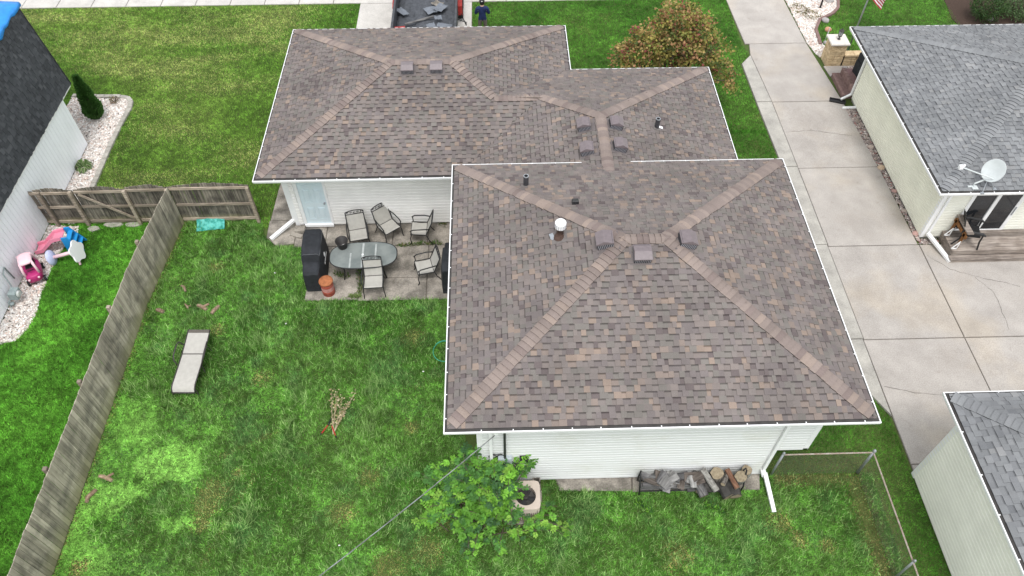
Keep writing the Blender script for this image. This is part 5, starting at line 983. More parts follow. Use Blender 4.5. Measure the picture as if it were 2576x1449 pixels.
# person, seen from behind
PE = thing('person', 'person in navy jacket, grey trousers and dark cap standing on the front lawn', 'person', (-.44, 28.5, 0), 0.)
J = {'pel': ((0, 0, .95), .145, .11), 'w': ((0, .0, 1.08), .145, .105), 'ch': ((0, .02, 1.30), .17, .12), 'nk': ((0, .02, 1.47), .07, .07), 'hd0': ((0, .04, 1.56), .075, .085), 'hd1': ((0, .05, 1.66), .085, .10), 'hd2': ((0, .04, 1.745), .06, .07), 'ns': ((0, .145, 1.63), .018, .018)}
E_ = [('pel', 'w'), ('w', 'ch'), ('ch', 'nk'), ('nk', 'hd0'), ('hd0', 'hd1'), ('hd1', 'hd2'), ('hd1', 'ns')]
for s, n_ in ((-1, 'l'), (1, 'r')):
    J.update({n_+'sh': ((s*.20, .01, 1.41), .075, .075), n_+'el': ((s*.285, .02, 1.14), .058, .058), n_+'wr': ((s*.16, .25, 1.10), .038, .034), n_+'pa': ((s*.11, .32, 1.11), .036, .02), n_+'hp': ((s*.10, 0, .88), .10, .10), n_+'kn': ((s*.125, .015, .49), .068, .07), n_+'an': ((s*.13, -.02, .09), .048, .05), n_+'to': ((s*.15, .16, .04), .045, .035)})
    E_ += [('ch', n_+'sh'), (n_+'sh', n_+'el'), (n_+'el', n_+'wr'), (n_+'wr', n_+'pa'), ('pel', n_+'hp'), (n_+'hp', n_+'kn'), (n_+'kn', n_+'an'), (n_+'an', n_+'to')]
    for k, (dx, dz, L) in enumerate(((.022, .02, .07), (.012, .005, .08), (.0, -.012, .075), (-.01, -.028, .06))):
        J[f'{n_}f{k}'] = ((s*(.11-dx*.6), .365, 1.11+dz), .010, .010); J[f'{n_}g{k}'] = ((s*(.09-dx), .365+L*.4, 1.10+dz), .008, .008); E_ += [(n_+'pa', f'{n_}f{k}'), (f'{n_}f{k}', f'{n_}g{k}')]
    J[n_+'t0'] = ((s*.075, .31, 1.145), .012, .012); J[n_+'t1'] = ((s*.05, .345, 1.16), .009, .009); E_ += [(n_+'pa', n_+'t0'), (n_+'t0', n_+'t1')]
ks = list(J); me = bpy.data.meshes.new('body'); me.from_pydata([J[k][0] for k in ks], [(ks.index(a), ks.index(b_)) for a, b_ in E_], []); bo = bpy.data.objects.new('body', me); COL.objects.link(bo)
sk = bo.modifiers.new('skin', 'SKIN'); sk.use_smooth_shade = True
for i, k in enumerate(ks): me.skin_vertices[0].data[i].radius = J[k][1:]; me.skin_vertices[0].data[i].use_root = k == 'pel'
bo.modifiers.new('sub', 'SUBSURF').levels = 2; bo.modifiers['sub'].render_levels = 2
dg = bpy.context.evaluated_depsgraph_get(); me2 = bpy.data.meshes.new_from_object(bo.evaluated_get(dg)); bpy.data.objects.remove(bo)
me2.materials.clear()
for mt in (pm('navy_jacket', (.012, .022, .075), .25, 9, .8), pm('grey_brown_trousers', (.12, .105, .09), .2, 9, .85), pm('skin', (.50, .32, .24), .08, 9, .5), pm('dark_shoe', (.03, .027, .025), .2, 9, .7)): me2.materials.append(mt)
for pl in me2.polygons:
    c = pl.center; pl.material_index = 2 if c.z > 1.5 or (c.y > .26 and c.z > .9) else 0 if c.z > .90 else 3 if c.z < .1 else 1; pl.use_smooth = True
link('body', me2, PE)
b = MB(); b.lathe([(.105, 1.655), (.112, 1.70), (.10, 1.76), (.06, 1.79), (.005, 1.80)], (0, .04, 0), 18, sy=1.15); b.add([(-.09, .13, 1.675), (.09, .13, 1.675), (.06, .24, 1.66), (-.06, .24, 1.66), (-.09, .13, 1.69), (.09, .13, 1.69), (.06, .24, 1.672), (-.06, .24, 1.672)], [(3, 2, 1, 0), (4, 5, 6, 7), (0, 1, 5, 4), (1, 2, 6, 5), (2, 3, 7, 6), (3, 0, 4, 7)]); cp_ = b.build('cap', M_BLACK, PE, True)
b = MB(); b.lathe([(.088, 1.56), (.10, 1.60), (.105, 1.66)], (0, .025, 0), 16, sy=1.05, cap=False); b.build('hair', pm('dark_hair', (.02, .016, .013), .3, 30, .7), PE, True)
b = MB(); b.box(-.03, .03, -.085, -.06, 1.72, 1.745); b.build('cap_tag', M_FW, cp_)
for s in (-1, 1): b = MB(); b.lathe([(.004, -.03), (.016, -.015), (.018, .01), (.006, .03)], (s*.098, .045, 1.625), 8); b.build('ear', MATS['skin'], PE, True); b = MB(); b.lathe([(.003, -.011), (.011, 0), (.003, .011)], (s*.034, .138, 1.655), 8); b.build('eye', M_FW, PE, True)
b = MB(); b.box(-.028, .028, .128, .139, 1.585, 1.593); b.build('mouth', pm('lip', (.35, .14, .12), .1, 9, .5), PE)

# ---------------------------------------------------------------- plants
random.seed(5)
def tree(nm, label, cat, loc, blobs, nleaf, size, pal, trunk, limbs=7, asp=.75):
    t = thing(nm, label, cat, loc); b = MB(); top = Vector((0, 0, trunk)); b.tube([(0, 0, 0), (.03, 0, trunk*.5), top], [.11, .09, .07], 8)
    for c, r_ in blobs[:limbs]: c = Vector(c); b.tube([top, top.lerp(c, .5)+Vector((0, 0, .1)), c], [.05, .035, .012], 6)
    for _ in range(limbs*4):
        c, r_ = random.choice(blobs); c = Vector(c); q = Vector((random.gauss(0, 1), random.gauss(0, 1), random.gauss(.2, .7))).normalized()*r_[0]*.9; b.tube([c, c+q*.6, c+q], [.012, .008, .003], 4)
    b.build('trunk', M_BARK, t); m = MB(); vol = [r_[0]*r_[1]*r_[2] for _, r_ in blobs]; tot = sum(vol)
    for (c, r_), v_ in zip(blobs, vol):
        n = int(nleaf*v_/tot); cl = []
        for _ in range(max(6, n//26)):
            q = Vector((random.gauss(0, 1), random.gauss(0, 1), random.gauss(0, 1))).normalized(); rad = random.uniform(.5, 1.18); cl.append((Vector((q.x*r_[0], q.y*r_[1], q.z*r_[2]))*rad+Vector(c), pick(pal)))
        for _ in range(n):
            p, cc = random.choice(cl); p = p+Vector((random.gauss(0, .11), random.gauss(0, .11), random.gauss(0, .08))); k = random.uniform(.75, 1.25); c2 = pick(pal) if random.random() < .3 else cc
            d = Vector((random.gauss(0, 1), random.gauss(0, 1), random.gauss(-.1, .5))).normalized(); leafquad(m, p, random.uniform(.7, 1.25)*size, tuple(x*k for x in c2), up=d, asp=asp)
    tag(m.build('crown', M_LEAF, t, cols=True), kind='stuff'); return t
PAL_AUT = [((.33, .28, .075), 4.5), ((.21, .225, .055), 5), ((.42, .30, .12), 3.4), ((.38, .20, .10), 2.8), ((.30, .09, .075), 1.0), ((.085, .115, .03), 3.5)]
MB_ = [(1708, 52, 3.3, .85, .75, .65), (1755, 88, 2.8, .75, .75, .55), (1640, 108, 2.5, .8, .65, .45), (1582, 142, 2.0, .65, .6, .42), (1700, 118, 2.6, .95, .55, .45), (1785, 128, 2.3, .65, .65, .45), (1650, 150, 1.9, 1.05, .55, .42), (1742, 158, 1.9, .85, .55, .45), (1812, 172, 1.7, .5, .55, .4), (1838, 203, 1.4, .33, .4, .3), (1600, 90, 2.5, .33, .35, .35), (1670, 70, 2.9, .5, .5, .4)]
tl = Vector((6.4, 23.7, 0)); tree('autumn_maple', 'small maple with olive and orange autumn leaves beyond the middle roof', 'tree', tl, [(tuple(G(q[0], q[1], q[2])-tl), q[3:]) for q in MB_], 11000, .11, PAL_AUT, 1.1, 12)
# columnar evergreen
AV = thing('columnar_arborvitae', 'narrow dark green cone evergreen in the pebble bed', 'shrub', tuple(G(246, 298))); b = MB(); b.tube([(0, 0, 0), (0, 0, .9)], [.05, .02], 7); b.build('trunk', M_BARK, AV); m = MB()
for _ in range(8500):
    z = random.random()**1.25*1.85; r_ = .31*min(1, (z+.10)/.35)*(1-(z/1.95)**1.7)+.02; a = random.uniform(0, 6.283); q = random.uniform(.55, 1.05)+.08*math.sin(a*5+z*9); p = Vector((r_*q*math.cos(a), r_*q*math.sin(a), z+.03)); d = Vector((math.cos(a)*.5, math.sin(a)*.5, random.uniform(.4, 1.2))).normalized(); k = random.uniform(.6, 1.3); leafquad(m, p, random.uniform(.07, .13), (.065*k, .165*k, .034*k), up=d, asp=.5)
tag(m.build('crown', M_LEAF, AV, cols=True), kind='stuff')
HO = thing('hosta', 'clump of variegated hosta leaves at the corner of the white wall', 'plant', tuple(G(213, 425))); m = MB()
for i in range(64):
    a = random.uniform(0, 6.283); L = random.uniform(.16, .40); d = Vector((math.cos(a), math.sin(a), 0)); s_ = Vector((-d.y, d.x, 0))*L*.24; p0 = d*.03; z1 = random.uniform(.10, .24)*L/.3; p1 = d*L*.55+Vector((0, 0, z1)); p2 = d*L+Vector((0, 0, z1*.35)); k = random.uniform(.7, 1.15); cg = (.10*k, .18*k, .05*k); cw = (.38*k, .42*k, .24*k)
    m.add([p0, p1-s_, p1-s_*.7, p1+s_*.7, p1+s_, p2], [(0, 1, 2), (0, 2, 3), (0, 3, 4), (1, 5, 2), (2, 5, 3), (3, 5, 4)], 0, [cw, cg, cw, cw, cg, cw])
m.build('leaf', M_LEAF, HO, cols=True)
def bushy(nm, label, loc, R_, hh, n, pal, size=.06, cat='shrub'):
    t = thing(nm, label, cat, loc); b = MB()
    for _ in range(7): a = random.uniform(0, 6.283); b.tube([(0, 0, 0), (R_*.4*math.cos(a), R_*.4*math.sin(a), hh*.5), (R_*.8*math.cos(a), R_*.8*math.sin(a), hh*.9)], [.015, .01, .004], 5)
    b.build('stem', M_BARK, t); m = MB()
    for _ in range(n):
        q = Vector((random.gauss(0, 1), random.gauss(0, 1), random.gauss(0, 1))).normalized()*random.uniform(.6, 1.)*(1+.12*math.sin(random.random()*20)); k = random.uniform(.65, 1.3); leafquad(m, Vector((q.x*R_, q.y*R_, hh*.52+q.z*hh*.5)), random.uniform(.7, 1.3)*size, tuple(x*k for x in pick(pal)))
    tag(m.build('foliage', M_LEAF, t, cols=True), kind='stuff')
bushy('small_dying_shrub', 'small sparse browning shrub in the pebble bed corner', tuple(G(290, 260)), .2, .3, 160, [((.20, .13, .07), 3), ((.3, .28, .08), 1), ((.10, .10, .04), 1)], .06)
bushy('clipped_shrub', 'clipped round dark green shrub on the far lawn', (21.3, 29.3, 0), .75, 1.2, 3200, [((.04, .085, .025), 3), ((.065, .12, .03), 2)], .08)
bushy('spreading_shrub', 'looser grey-green shrub spreading beside the clipped one', (22.9, 29.6, 0), 1.05, 1.0, 3200, [((.08, .14, .05), 3), ((.12, .19, .08), 2)], .09)
# the shrub at the rear corner: arching stems with paired leaflets
SB = thing('corner_shrub', 'bright green overgrown shrub of arching leafy stems at the rear house corner', 'shrub', (-.55, 7.75, 0)); b = MB(); m = MB(); b0 = Vector(SB.location); random.seed(9)
PG = [((.115, .29, .035), 4), ((.16, .37, .04), 3), ((.075, .20, .04), 3), ((.23, .43, .06), 1.3), ((.05, .13, .04), 2.2)]
T_ = [(1150, 1130, 1.7), (1180, 1115, 2.0), (1110, 1170, 1.3), (1070, 1200, 1.1), (1060, 1275, .75), (1100, 1290, .9), (1140, 1280, 1.2), (1085, 1240, 1.0), (1200, 1160, 1.6), (1160, 1200, 1.5), (1230, 1190, 1.3), (1290, 1160, 1.5), (1320, 1145, 1.4), (1250, 1170, 1.7), (1275, 1190, 1.6), (1190, 1250, 1.3), (1230, 1260, 1.2),
      (1270, 1260, 1.1), (1300, 1240, 1.2), (1310, 1290, .9), (1180, 1330, .6), (1150, 1350, .45), (1220, 1320, .7), (1260, 1310, .7), (1170, 1390, .25), (1145, 1385, .2), (1290, 1340, .45), (1380, 1320, .3), (1415, 1345, .15), (1350, 1320, .4), (1260, 1390, .2), (1140, 1230, 1.3), (1200, 1225, 1.6), (1240, 1230, 1.5), (1280, 1220, 1.3), (1120, 1205, 1.2), (1210, 1290, 1.0), (1165, 1290, .9), (1395, 1290, .35)]
for px, py, z in T_*3:
    e = G(px+random.gauss(0, 18), py+random.gauss(0, 16), max(.08, z*random.uniform(.85, 1.0)))-b0; e.y = min(e.y, .58); a = Vector((e.x*.45+random.gauss(.05, .22), min(e.y*.45+random.gauss(0, .22), .5), 0)); c1 = a.lerp(e, .45)+Vector((0, 0, .25+.45*z)); n = 12; path = [a*(1-t)**2+c1*2*t*(1-t)+e*t*t for t in [i/n for i in range(n+1)]]
    b.tube(path, [.014*(1-i/n)+.003 for i in range(n+1)], 4); dark = z < .5; cc = pick(PG); k0 = random.uniform(.8, 1.3)*(1.0 if dark else 1)
    for j in range(8):   # pinnate leaves: a rachis with paired leaflets lying roughly level
        p0_ = path[min(n, int(n*random.uniform(.45, 1.02)))]; az = random.uniform(0, 6.283); rl = random.uniform(.12, .26)*(.7 if dark else 1); u = Vector((math.cos(az), math.sin(az), random.uniform(-.15, .45))).normalized(); c2 = pick(PG) if random.random() < .35 else cc; pass
        side = u.cross(Vector((0, 0, 1))).normalized()
        for q_ in (.35, .6, .85, 1.0):
            for sd_ in ((-1, 1) if q_ < 1 else (0,)):
                v = (u*(.55 if sd_ else 1)+side*sd_*.9+Vector((0, 0, random.uniform(-.35, .15)))).normalized(); L = random.uniform(.07, .115)*(.75 if dark else 1); nr = Vector((random.gauss(0, .3), random.gauss(0, .3), 1)); w2 = v.cross(nr).normalized()*L*.27; o_ = p0_+u*rl*q_; k = k0*random.uniform(.82, 1.18)
                m.add([o_, o_+v*L*.3+w2, o_+v*L*.62+w2*.9, o_+v*L, o_+v*L*.62-w2*.9, o_+v*L*.3-w2], [(0, 1, 2, 3), (0, 3, 4, 5)], 0, tuple(x*k for x in c2))
b.build('stem', M_BARK, SB); tag(m.build('leaf', M_LEAF, SB, cols=True), kind='stuff')

# ---------------------------------------------------------------- gravel beds and stones
ico = [(0, 0, 1), (.89, 0, .45), (.28, .85, .45), (-.72, .53, .45), (-.72, -.53, .45), (.28, -.85, .45), (.72, .53, -.45), (-.28, .85, -.45), (-.89, 0, -.45), (-.28, -.85, -.45), (.72, -.53, -.45)]
icf = [(0, 1, 2), (0, 2, 3), (0, 3, 4), (0, 4, 5), (0, 5, 1), (1, 6, 2), (2, 7, 3), (3, 8, 4), (4, 9, 5), (5, 10, 1), (2, 6, 7), (3, 7, 8), (4, 8, 9), (5, 9, 10), (1, 10, 6)]
def gravel(name, poly, dens, r0, r1, pal, z=.02):
    P = np.array(poly); x0, y0 = P.min(0); x1, y1 = P.max(0); n = int((x1-x0)*(y1-y0)*dens); x = RNG.uniform(x0, x1, n); y = RNG.uniform(y0, y1, n); k = inpoly(x, y, poly); x, y = x[k], y[k]; n = len(x)
    r_ = RNG.uniform(r0, r1, (n, 1))*RNG.uniform(.7, 1.25, (n, 3))*np.array([1.15, 1.15, .7]); a = RNG.uniform(0, 6.283, n); V = np.array(ico)[None]*r_[:, None, :]*RNG.uniform(.8, 1.2, (n, 11, 1)); ca, sa = np.cos(a)[:, None], np.sin(a)[:, None]
    vx = V[:, :, 0]*ca-V[:, :, 1]*sa+x[:, None]; vy = V[:, :, 0]*sa+V[:, :, 1]*ca+y[:, None]; vz = V[:, :, 2]+z+RNG.uniform(0, .02, n)[:, None]; co = np.stack([vx, vy, vz], 2).reshape(-1, 3)
    F = (np.array(icf)[None]+11*np.arange(n)[:, None, None]).reshape(-1, 3); pc = np.array([c for c, _ in pal]); pw = np.array([w_ for _, w_ in pal]); ci = RNG.choice(len(pal), n, p=pw/pw.sum()); col = pc[ci]*RNG.uniform(.8, 1.15, (n, 1)); trimesh(name, co, F, np.repeat(col, 11, 0), M_GRAV)
def trimesh(name, co, F, col, mat):
    me = bpy.data.meshes.new(name); nv, nf = len(co), len(F); me.vertices.add(nv); me.vertices.foreach_set('co', co.astype(np.float32).ravel()); me.loops.add(nf*3); me.loops.foreach_set('vertex_index', F.astype(np.int32).ravel()); me.polygons.add(nf); me.polygons.foreach_set('loop_start', np.arange(0, nf*3, 3, dtype=np.int32))
    at = me.color_attributes.new('Col', 'FLOAT_COLOR', 'POINT'); at.data.foreach_set('color', np.concatenate([col, np.ones((nv, 1))], 1).astype(np.float32).ravel()); me.materials.append(mat); me.update(); me.validate(); o = bpy.data.objects.new(name, me); COL.objects.link(o); return tag(o, kind='stuff')
PAL_PEB = [((.70, .65, .60), 4), ((.58, .50, .45), 3), ((.45, .40, .37), 1.6), ((.78, .75, .72), 2.5), ((.56, .42, .36), 1)]; PAL_RIV = [((.34, .28, .25), 3), ((.24, .20, .19), 3), ((.44, .38, .34), 2), ((.30, .16, .14), 1), ((.55, .50, .46), 1)]
bedN = [(-14.98, 18.0), (-14.15, 18.0), (-14.16, 19.9), (-14.2, 21.2), (-14.2, 23.0), (-14.1, 24.35), (-14.35, 24.7), (-16.5, 24.85), (-16.5, 22.05), (-14.98, 22.05)]
bedS = [(-14.98, 17.95), (-13.95, 17.85), (-13.9, 17.5)]+[tuple(G(*q)[:2]) for q in ((185, 590), (150, 640), (125, 690), (105, 740), (92, 790), (70, 830), (40, 858), (0, 868), (-60, 872))]+[(-14.98, 13.2)]
gravel('pebble_bed_north', bedN, 900, .02, .042, PAL_PEB); gravel('pebble_bed_south', bedS, 900, .02, .042, PAL_PEB)
bedR = [(13.13, 31.1), (13.2, 27.7), (13.42, 26.72), (14.1, 26.72), (13.75, 27.7), (13.8, 28.72), (14.15, 29.5), (14.95, 29.95), (15.35, 30.4), (15.45, 31.1)]
gravel('pebble_bed_drive', bedR, 800, .022, .05, PAL_PEB); bedD = [(13.62, 20.), (13.52, 23.2), (13.84, 23.2), (13.84, 16.4), (13.78, 16.3)]; gravel('river_stone_strip', [(13.48, 23.25), (13.84, 23.25), (13.84, 16.5), (14.4, 16.52), (14.4, 16.3), (13.74, 16.3), (13.66, 20.0)], 900, .02, .045, PAL_RIV, .04)
gravel('river_stone_porch', [(14.1, 25.95), (14.1, 25.5), (14.9, 25.5), (14.9, 26.05)], 500, .02, .05, PAL_RIV, .03)
for nm, pl in (('bed_soil', bedN), ('bed_soil', bedS), ('bed_soil', bedR)): b = MB(); b.prism(pl[::-1] if False else pl, -.03, .008); tag(b.build(nm, pm('bed_earth', (.14, .12, .105), .3, 9, 1.)), kind='structure')
def rock(label, x, y, r_, mat=M_ROCK, nm='boulder', h=.6, z=.03):
    b = MB(); b.add([(p[0]*r_*random.uniform(.8, 1.2), p[1]*r_*random.uniform(.7, 1.1), p[2]*r_*h*random.uniform(.8, 1.1)) for p in ico], icf); o = b.build(nm, mat); o.modifiers.new('s', 'SUBSURF').levels = 2; o.modifiers['s'].render_levels = 2; tag(o, label, 'rock'); o.location = (x, y, z+r_*h*.4); o.rotation_euler = (0, 0, random.uniform(0, 6)); return o
M_TROCK = pm('tan_boulder', (.50, .38, .27), .15, 9, .85, .4, 20); M_PROCK = pm('pinkish_boulder', (.40, .25, .22), .2, 9, .85, .4, 20); M_GROCK = pm('grey_boulder', (.34, .32, .31), .2, 9, .85, .4, 20)
rock('rounded tan boulder in the river-stone strip along the green wall', 13.72, 19.95, .17, M_TROCK); rock('brown boulder in the river-stone strip, nearest the porch end', 13.67, 22.55, .15); rock('dark brown boulder midway along the river-stone strip', 13.70, 21.05, .16); rock('pale round boulder in the strip, second from the deck', 13.78, 18.75, .14, M_PROCK); rock('dark boulder in the strip, next to the deck corner pair', 13.78, 17.8, .14); rock('pinkish boulder at the deck corner of the green house', 13.80, 16.75, .16, M_PROCK)
rock('orange-brown boulder in the pebbles beside the drive', *G(2082, 78)[:2], .2, pm('orange_boulder', (.46, .24, .15), .2, 9, .85)); rock('pale grey boulder in the pebbles beside the drive edge', *G(2075, 55)[:2], .22, M_GROCK); rock('grey boulder at the round end of the pebble bed', *G(2085, 5)[:2], .26, M_GROCK); rock('small pale rock in the pebbles by the stone pillar', *G(2075, 110)[:2], .13, M_GROCK); rock('pale rock beside the mulch under the far shrubs', *G(2490, 52)[:2], .18, M_GROCK); rock('flat grey rock against the pillar foot on the porch side', 14.22, 25.9, .14, M_GROCK)
MU = MB(); MU.prism([(20.2, 28.2), (26, 28.2), (26, 31.2), (20.3, 31.2), (20.0, 29.4)], -.02, .03); tag(MU.build('mulch_bed', pm('dark_mulch', (.055, .035, .026), .35, 25, 1., .6, 40)), kind='structure')
bushy('yellow_flower_clump', 'small yellow flowers by the lamp post in the pebble bed', tuple(G(2080, 3)), .14, .4, 120, [((.65, .50, .03), 3), ((.10, .16, .04), 1)], .06, 'plant')
for q, lb in (((2010, 25), 'dry brown ground cover in the pebble bed beside the drive'), ((2040, 40), 'low tan plant tuft in the middle of the pebble bed')): bushy('ground_cover', lb, tuple(G(*q)), .45, .12, 420, [((.26, .22, .10), 3), ((.20, .14, .07), 2), ((.18, .20, .07), 2)], .06, 'plant')
EG = thing('stone_edging', 'row of pale concrete edging stones around the pebble bed', 'edging', (-14.3, 21., 0)); M_EDG = pm('edging_concrete', (.36, .34, .30), .15, 9, .9, .4, 40, rnd=.15)
ep = [Vector(q) for q in ((-14.10, 18.35), (-14.08, 19.9), (-14.12, 21.2), (-14.12, 23.0), (-14.04, 24.1), (-14.1, 24.5), (-14.3, 24.74), (-14.6, 24.82), (-16.5, 24.93))]; acc = 0
for a, c in zip(ep[:-1], ep[1:]):
    d = c-a; L = d.length; n = max(1, round(L/.31)); ang = math.atan2(d.y, d.x)
    for i in range(n): p = a.lerp(c, (i+.5)/n); l = L/n*.96; b = MB(T=Matrix.Translation(Vector((p.x, p.y, 0))-Vector(EG.location)) @ Matrix.Rotation(ang+random.uniform(-.05, .05), 4, 'Z')); b.cham(-l/2, l/2, -.085, .085, 0, .10+random.uniform(-.01, .01), .015); b.build('edging_stone', M_EDG, EG)
b = MB(); pts = [G(*q, .05) for q in ((2108, -5), (2108, 20), (2095, 34), (2062, 50), (2052, 75), (2064, 112))]
for a, c in zip(pts[:-1], pts[1:]): b.bar(a, c, .12, .12)
tag(b.build('bed_border', M_BRICK), 'low brown border strip between the pebble bed and the far lawn', 'edging')
PVL = ['flat pale paving stone at the gate foot, beside the pebbles', 'long flat paving stone below the gate brace', 'flat paving stone next to the dividing fence corner']
for (px, py), lb, l in zip(((237, 578), (285, 568), (335, 567)), PVL, (.22, .34, .3)):
    p = G(px, py); b = MB(); b.prism([(l*math.cos(t)*random.uniform(.8, 1.1), .12*math.sin(t)*random.uniform(.8, 1.1)) for t in [k*math.pi/4 for k in range(8)]], 0, .06); o = tag(b.build('paving_stone', M_EDG), lb, 'paving stone'); o.location = (p.x, p.y, 0)

# ---------------------------------------------------------------- grass
EXC = [rect(-1.0, 6.72, 8.46, 16.5), [(-7.65, 17.2), (-7.25, 16.8), (-5.98, 16.74), (-5.98, 14.52), (-.5, 14.47), (-.5, 18), (2, 24.3), (-6.66, 24.3), (-6.66, 21.5), (-7.55, 21.5)], rect(-.5, 6.78, 15, 21.65), rect(-6.65, 6.78, 17.6, 21.65), rect(-6.65, 2, 17.6, 24.3), bedN, bedS, bedR, rect(-5.9, -.92, 24, 34), rect(.1, 1., 7.3, 8.45), [(1.45, 8.14), (6.6, 8.02), (6.7, 8.5), (1.3, 8.5)],
       rect(-40, -15.0, 0, 22.05), rect(10.68, 13.8, 3, 23.5), [(10.2, 11), (10.66, 10.1), (11, 10), (13.5, 23.8), (13.1, 33), (10.5, 33), (10.42, 27.7), (10.58, 26.95), (10.06, 26.3), (10.1, 23.8), (10.18, 20.1), (10.24, 12.6)], rect(-40, 40, 31.28, 34), rect(13.3, 26, 15, 25.2), rect(13.4, 17, 25.1, 26.4), rect(20.2, 26, 28.2, 31.2), rect(10.68, 20, 1, 8.34)]
def lawn(name, poly, dens, h, wd, colf, excl=EXC, thin=None):
    P = np.array(poly); x0, y0 = P.min(0); x1, y1 = P.max(0); n = int((x1-x0)*(y1-y0)*dens); x = RNG.uniform(x0, x1, n); y = RNG.uniform(y0, y1, n); k = inpoly(x, y, poly)
    for e in excl: k &= ~inpoly(x, y, e)
    x, y = x[k], y[k]; col, hs_, ws_, lean, keep = colf(x, y); kk = RNG.random(len(x)) < keep; x, y, col, hs_, ws_, lean = x[kk], y[kk], col[kk], hs_[kk], ws_[kk], lean[kk]; n = len(x)
    cl = fbm(x, y, 2.3, 31); a = RNG.uniform(0, 6.283, n)*.75+cl*9; H_ = h*hs_*RNG.uniform(.6, 1.3, n); L_ = np.clip(lean+RNG.normal(0, .15, n), .05, .97); w_ = wd*ws_*RNG.uniform(.7, 1.3, n)
    dx, dy = np.cos(a), np.sin(a); tip = np.stack([x+dx*L_*H_, y+dy*L_*H_, H_*np.sqrt(1-L_**2)+.012], 1); s_ = np.stack([-dy*w_/2, dx*w_/2, np.zeros(n)], 1); bz_ = np.stack([x, y, np.full(n, .004)], 1); bz_[:, 2] += .018*(L_ > .8)
    co = np.stack([bz_-s_, bz_+s_, tip], 1).reshape(-1, 3); F = np.arange(3*n).reshape(-1, 3); kf = (RNG.uniform(.55, 1.5, n)*(.66+.68*vnoise(x, y, 8., 91))*(.62+.76*vnoise(x, y, 19., 92)))[:, None]*np.array([[1.15, 1.38, .88]]); trimesh(name, co, F, np.repeat(np.clip(col*kf, 0, .9), 3, 0), M_GRASS); return n
def lerp(a, b_, t): return a*(1-t)[:, None]+b_*t[:, None]
A3 = lambda *c: np.array([c])
def spot(x, y, cx, cy, r_, ry=None): return np.clip(1-np.sqrt(((x-cx)/r_)**2+((y-cy)/(ry or r_))**2), 0, 1)
DRYP = [(544, 672, .28), (548, 830, .26), (540, 1240, .5), (520, 1270, .45), (505, 1320, .3), (1035, 1075, .25), (1040, 850, .4), (600, 1190, .2), (980, 1430, .5), (1110, 1290, .5), (1080, 1390, .5), (860, 1290, .4), (120, 1400, .3), (200, 1430, .3), (660, 950, .35), (930, 1200, .35), (1960, 1315, .4), (2080, 1375, .25), (2010, 1360, .3), (1700, 1400, .5)]
def col_back(x, y):
    n = len(x); t = fbm(x, y, .5, 1); t2 = fbm(x, y, 1.7, 5); base = lerp(A3(.075, .165, .036), A3(.13, .235, .065), np.clip((t-.3)*2.5, 0, 1)); base = lerp(base, A3(.105, .20, .085), np.clip((t2-.5)*3, 0, 1))
    cv = np.clip(np.clip(1.25-np.sqrt(((x+9.2)/1.9)**2+((y-8.6)/2.6)**2), 0, 1)*1.6*np.clip((fbm(x, y, 1.2, 9)-.36)*4, 0, 1.2), 0, 1); clv = RNG.random(n) < np.clip(cv+(x < -9.6)*.35+(fbm(x, y, 1.1, 14) > .62)*.4, 0, .92); base = np.where(clv[:, None], lerp(A3(.12, .24, .055), A3(.20, .34, .10), cv), base)
    dry = np.zeros(n)
    for px, py, r_ in DRYP: p = G(px, py); dry = np.maximum(dry, spot(x, y, p.x, p.y, r_*1.2)*1.7*(.4+fbm(x, y, 4, 3)))
    for a_, b_ in (((640, 1195), (500, 1440)), ((560, 1150), (690, 1090))):   # worn line across the lawn
        p, q = G(*a_), G(*b_); d = q-p; tt = np.clip(((x-p.x)*d.x+(y-p.y)*d.y)/(d.x**2+d.y**2), 0, 1); ds = np.hypot(x-p.x-d.x*tt, y-p.y-d.y*tt); dry = np.maximum(dry, np.clip(1-ds/.16, 0, 1)*1.1*fbm(x, y, 3, 8))
    fd = np.abs(x-np.interp(y, [4, 14.6, 18], [-10.86, -10.78, -10.5])); dry = np.maximum(dry, np.clip(1-fd/.22, 0, 1)*.8); dry = np.clip(dry+np.clip(fbm(x, y, .8, 22)-.70, 0, 1)*1.6, 0, 1); isd = RNG.random(n) < dry*.85
    base = np.where(isd[:, None], A3(.33, .26, .14)*RNG.uniform(.8, 1.2, (n, 1)), base); bare = np.clip(1-np.hypot((x+.4)/1.5, (y-7.6)/.9), 0, 1)
    chain = np.maximum(np.clip(1-np.abs(y-8.35)/.5, 0, 1)*(x > 7.0)*(x < 9.3), np.clip(1-np.abs(x-9.1)/.45, 0, 1)*(y < 8.6)*(x < 9.5)); ch_ = RNG.random(n) < chain*1.2; base = np.where(ch_[:, None], A3(.20, .155, .09)*RNG.uniform(.6, 1.2, (n, 1)), base)
    tuft = np.clip(fbm(x, y, 1.4, 41)-.55, 0, 1)*3.2; hs_ = np.where(clv, .55, .75+tuft*.9)*(1-.6*isd)*(1-.55*ch_); lg = (RNG.random(n) < .07*(1+2*tuft)) & ~clv; base = np.where(lg[:, None], A3(.25, .32, .17), base); hs_ = np.where(lg, hs_*1.9, hs_); return base, hs_, np.where(clv, 2.8, 1.+tuft*.3), np.where(clv, .93, .62), np.clip(1-bare*.9-chain*.45-dry*.25, .05, 1)*np.where(clv, .8, 1.)
def col_side(x, y):
    n = len(x); t = fbm(x, y, .6, 51); base = lerp(A3(.075, .19, .03), A3(.14, .30, .055), np.clip((t-.3)*2.3, 0, 1)); w_ = RNG.random(n) < .35; base = np.where(w_[:, None], base*1.15, base); return base, np.where(w_, .8, 1.), np.where(w_, 2.6, 1.2), np.where(w_, .85, .6), np.ones(n)
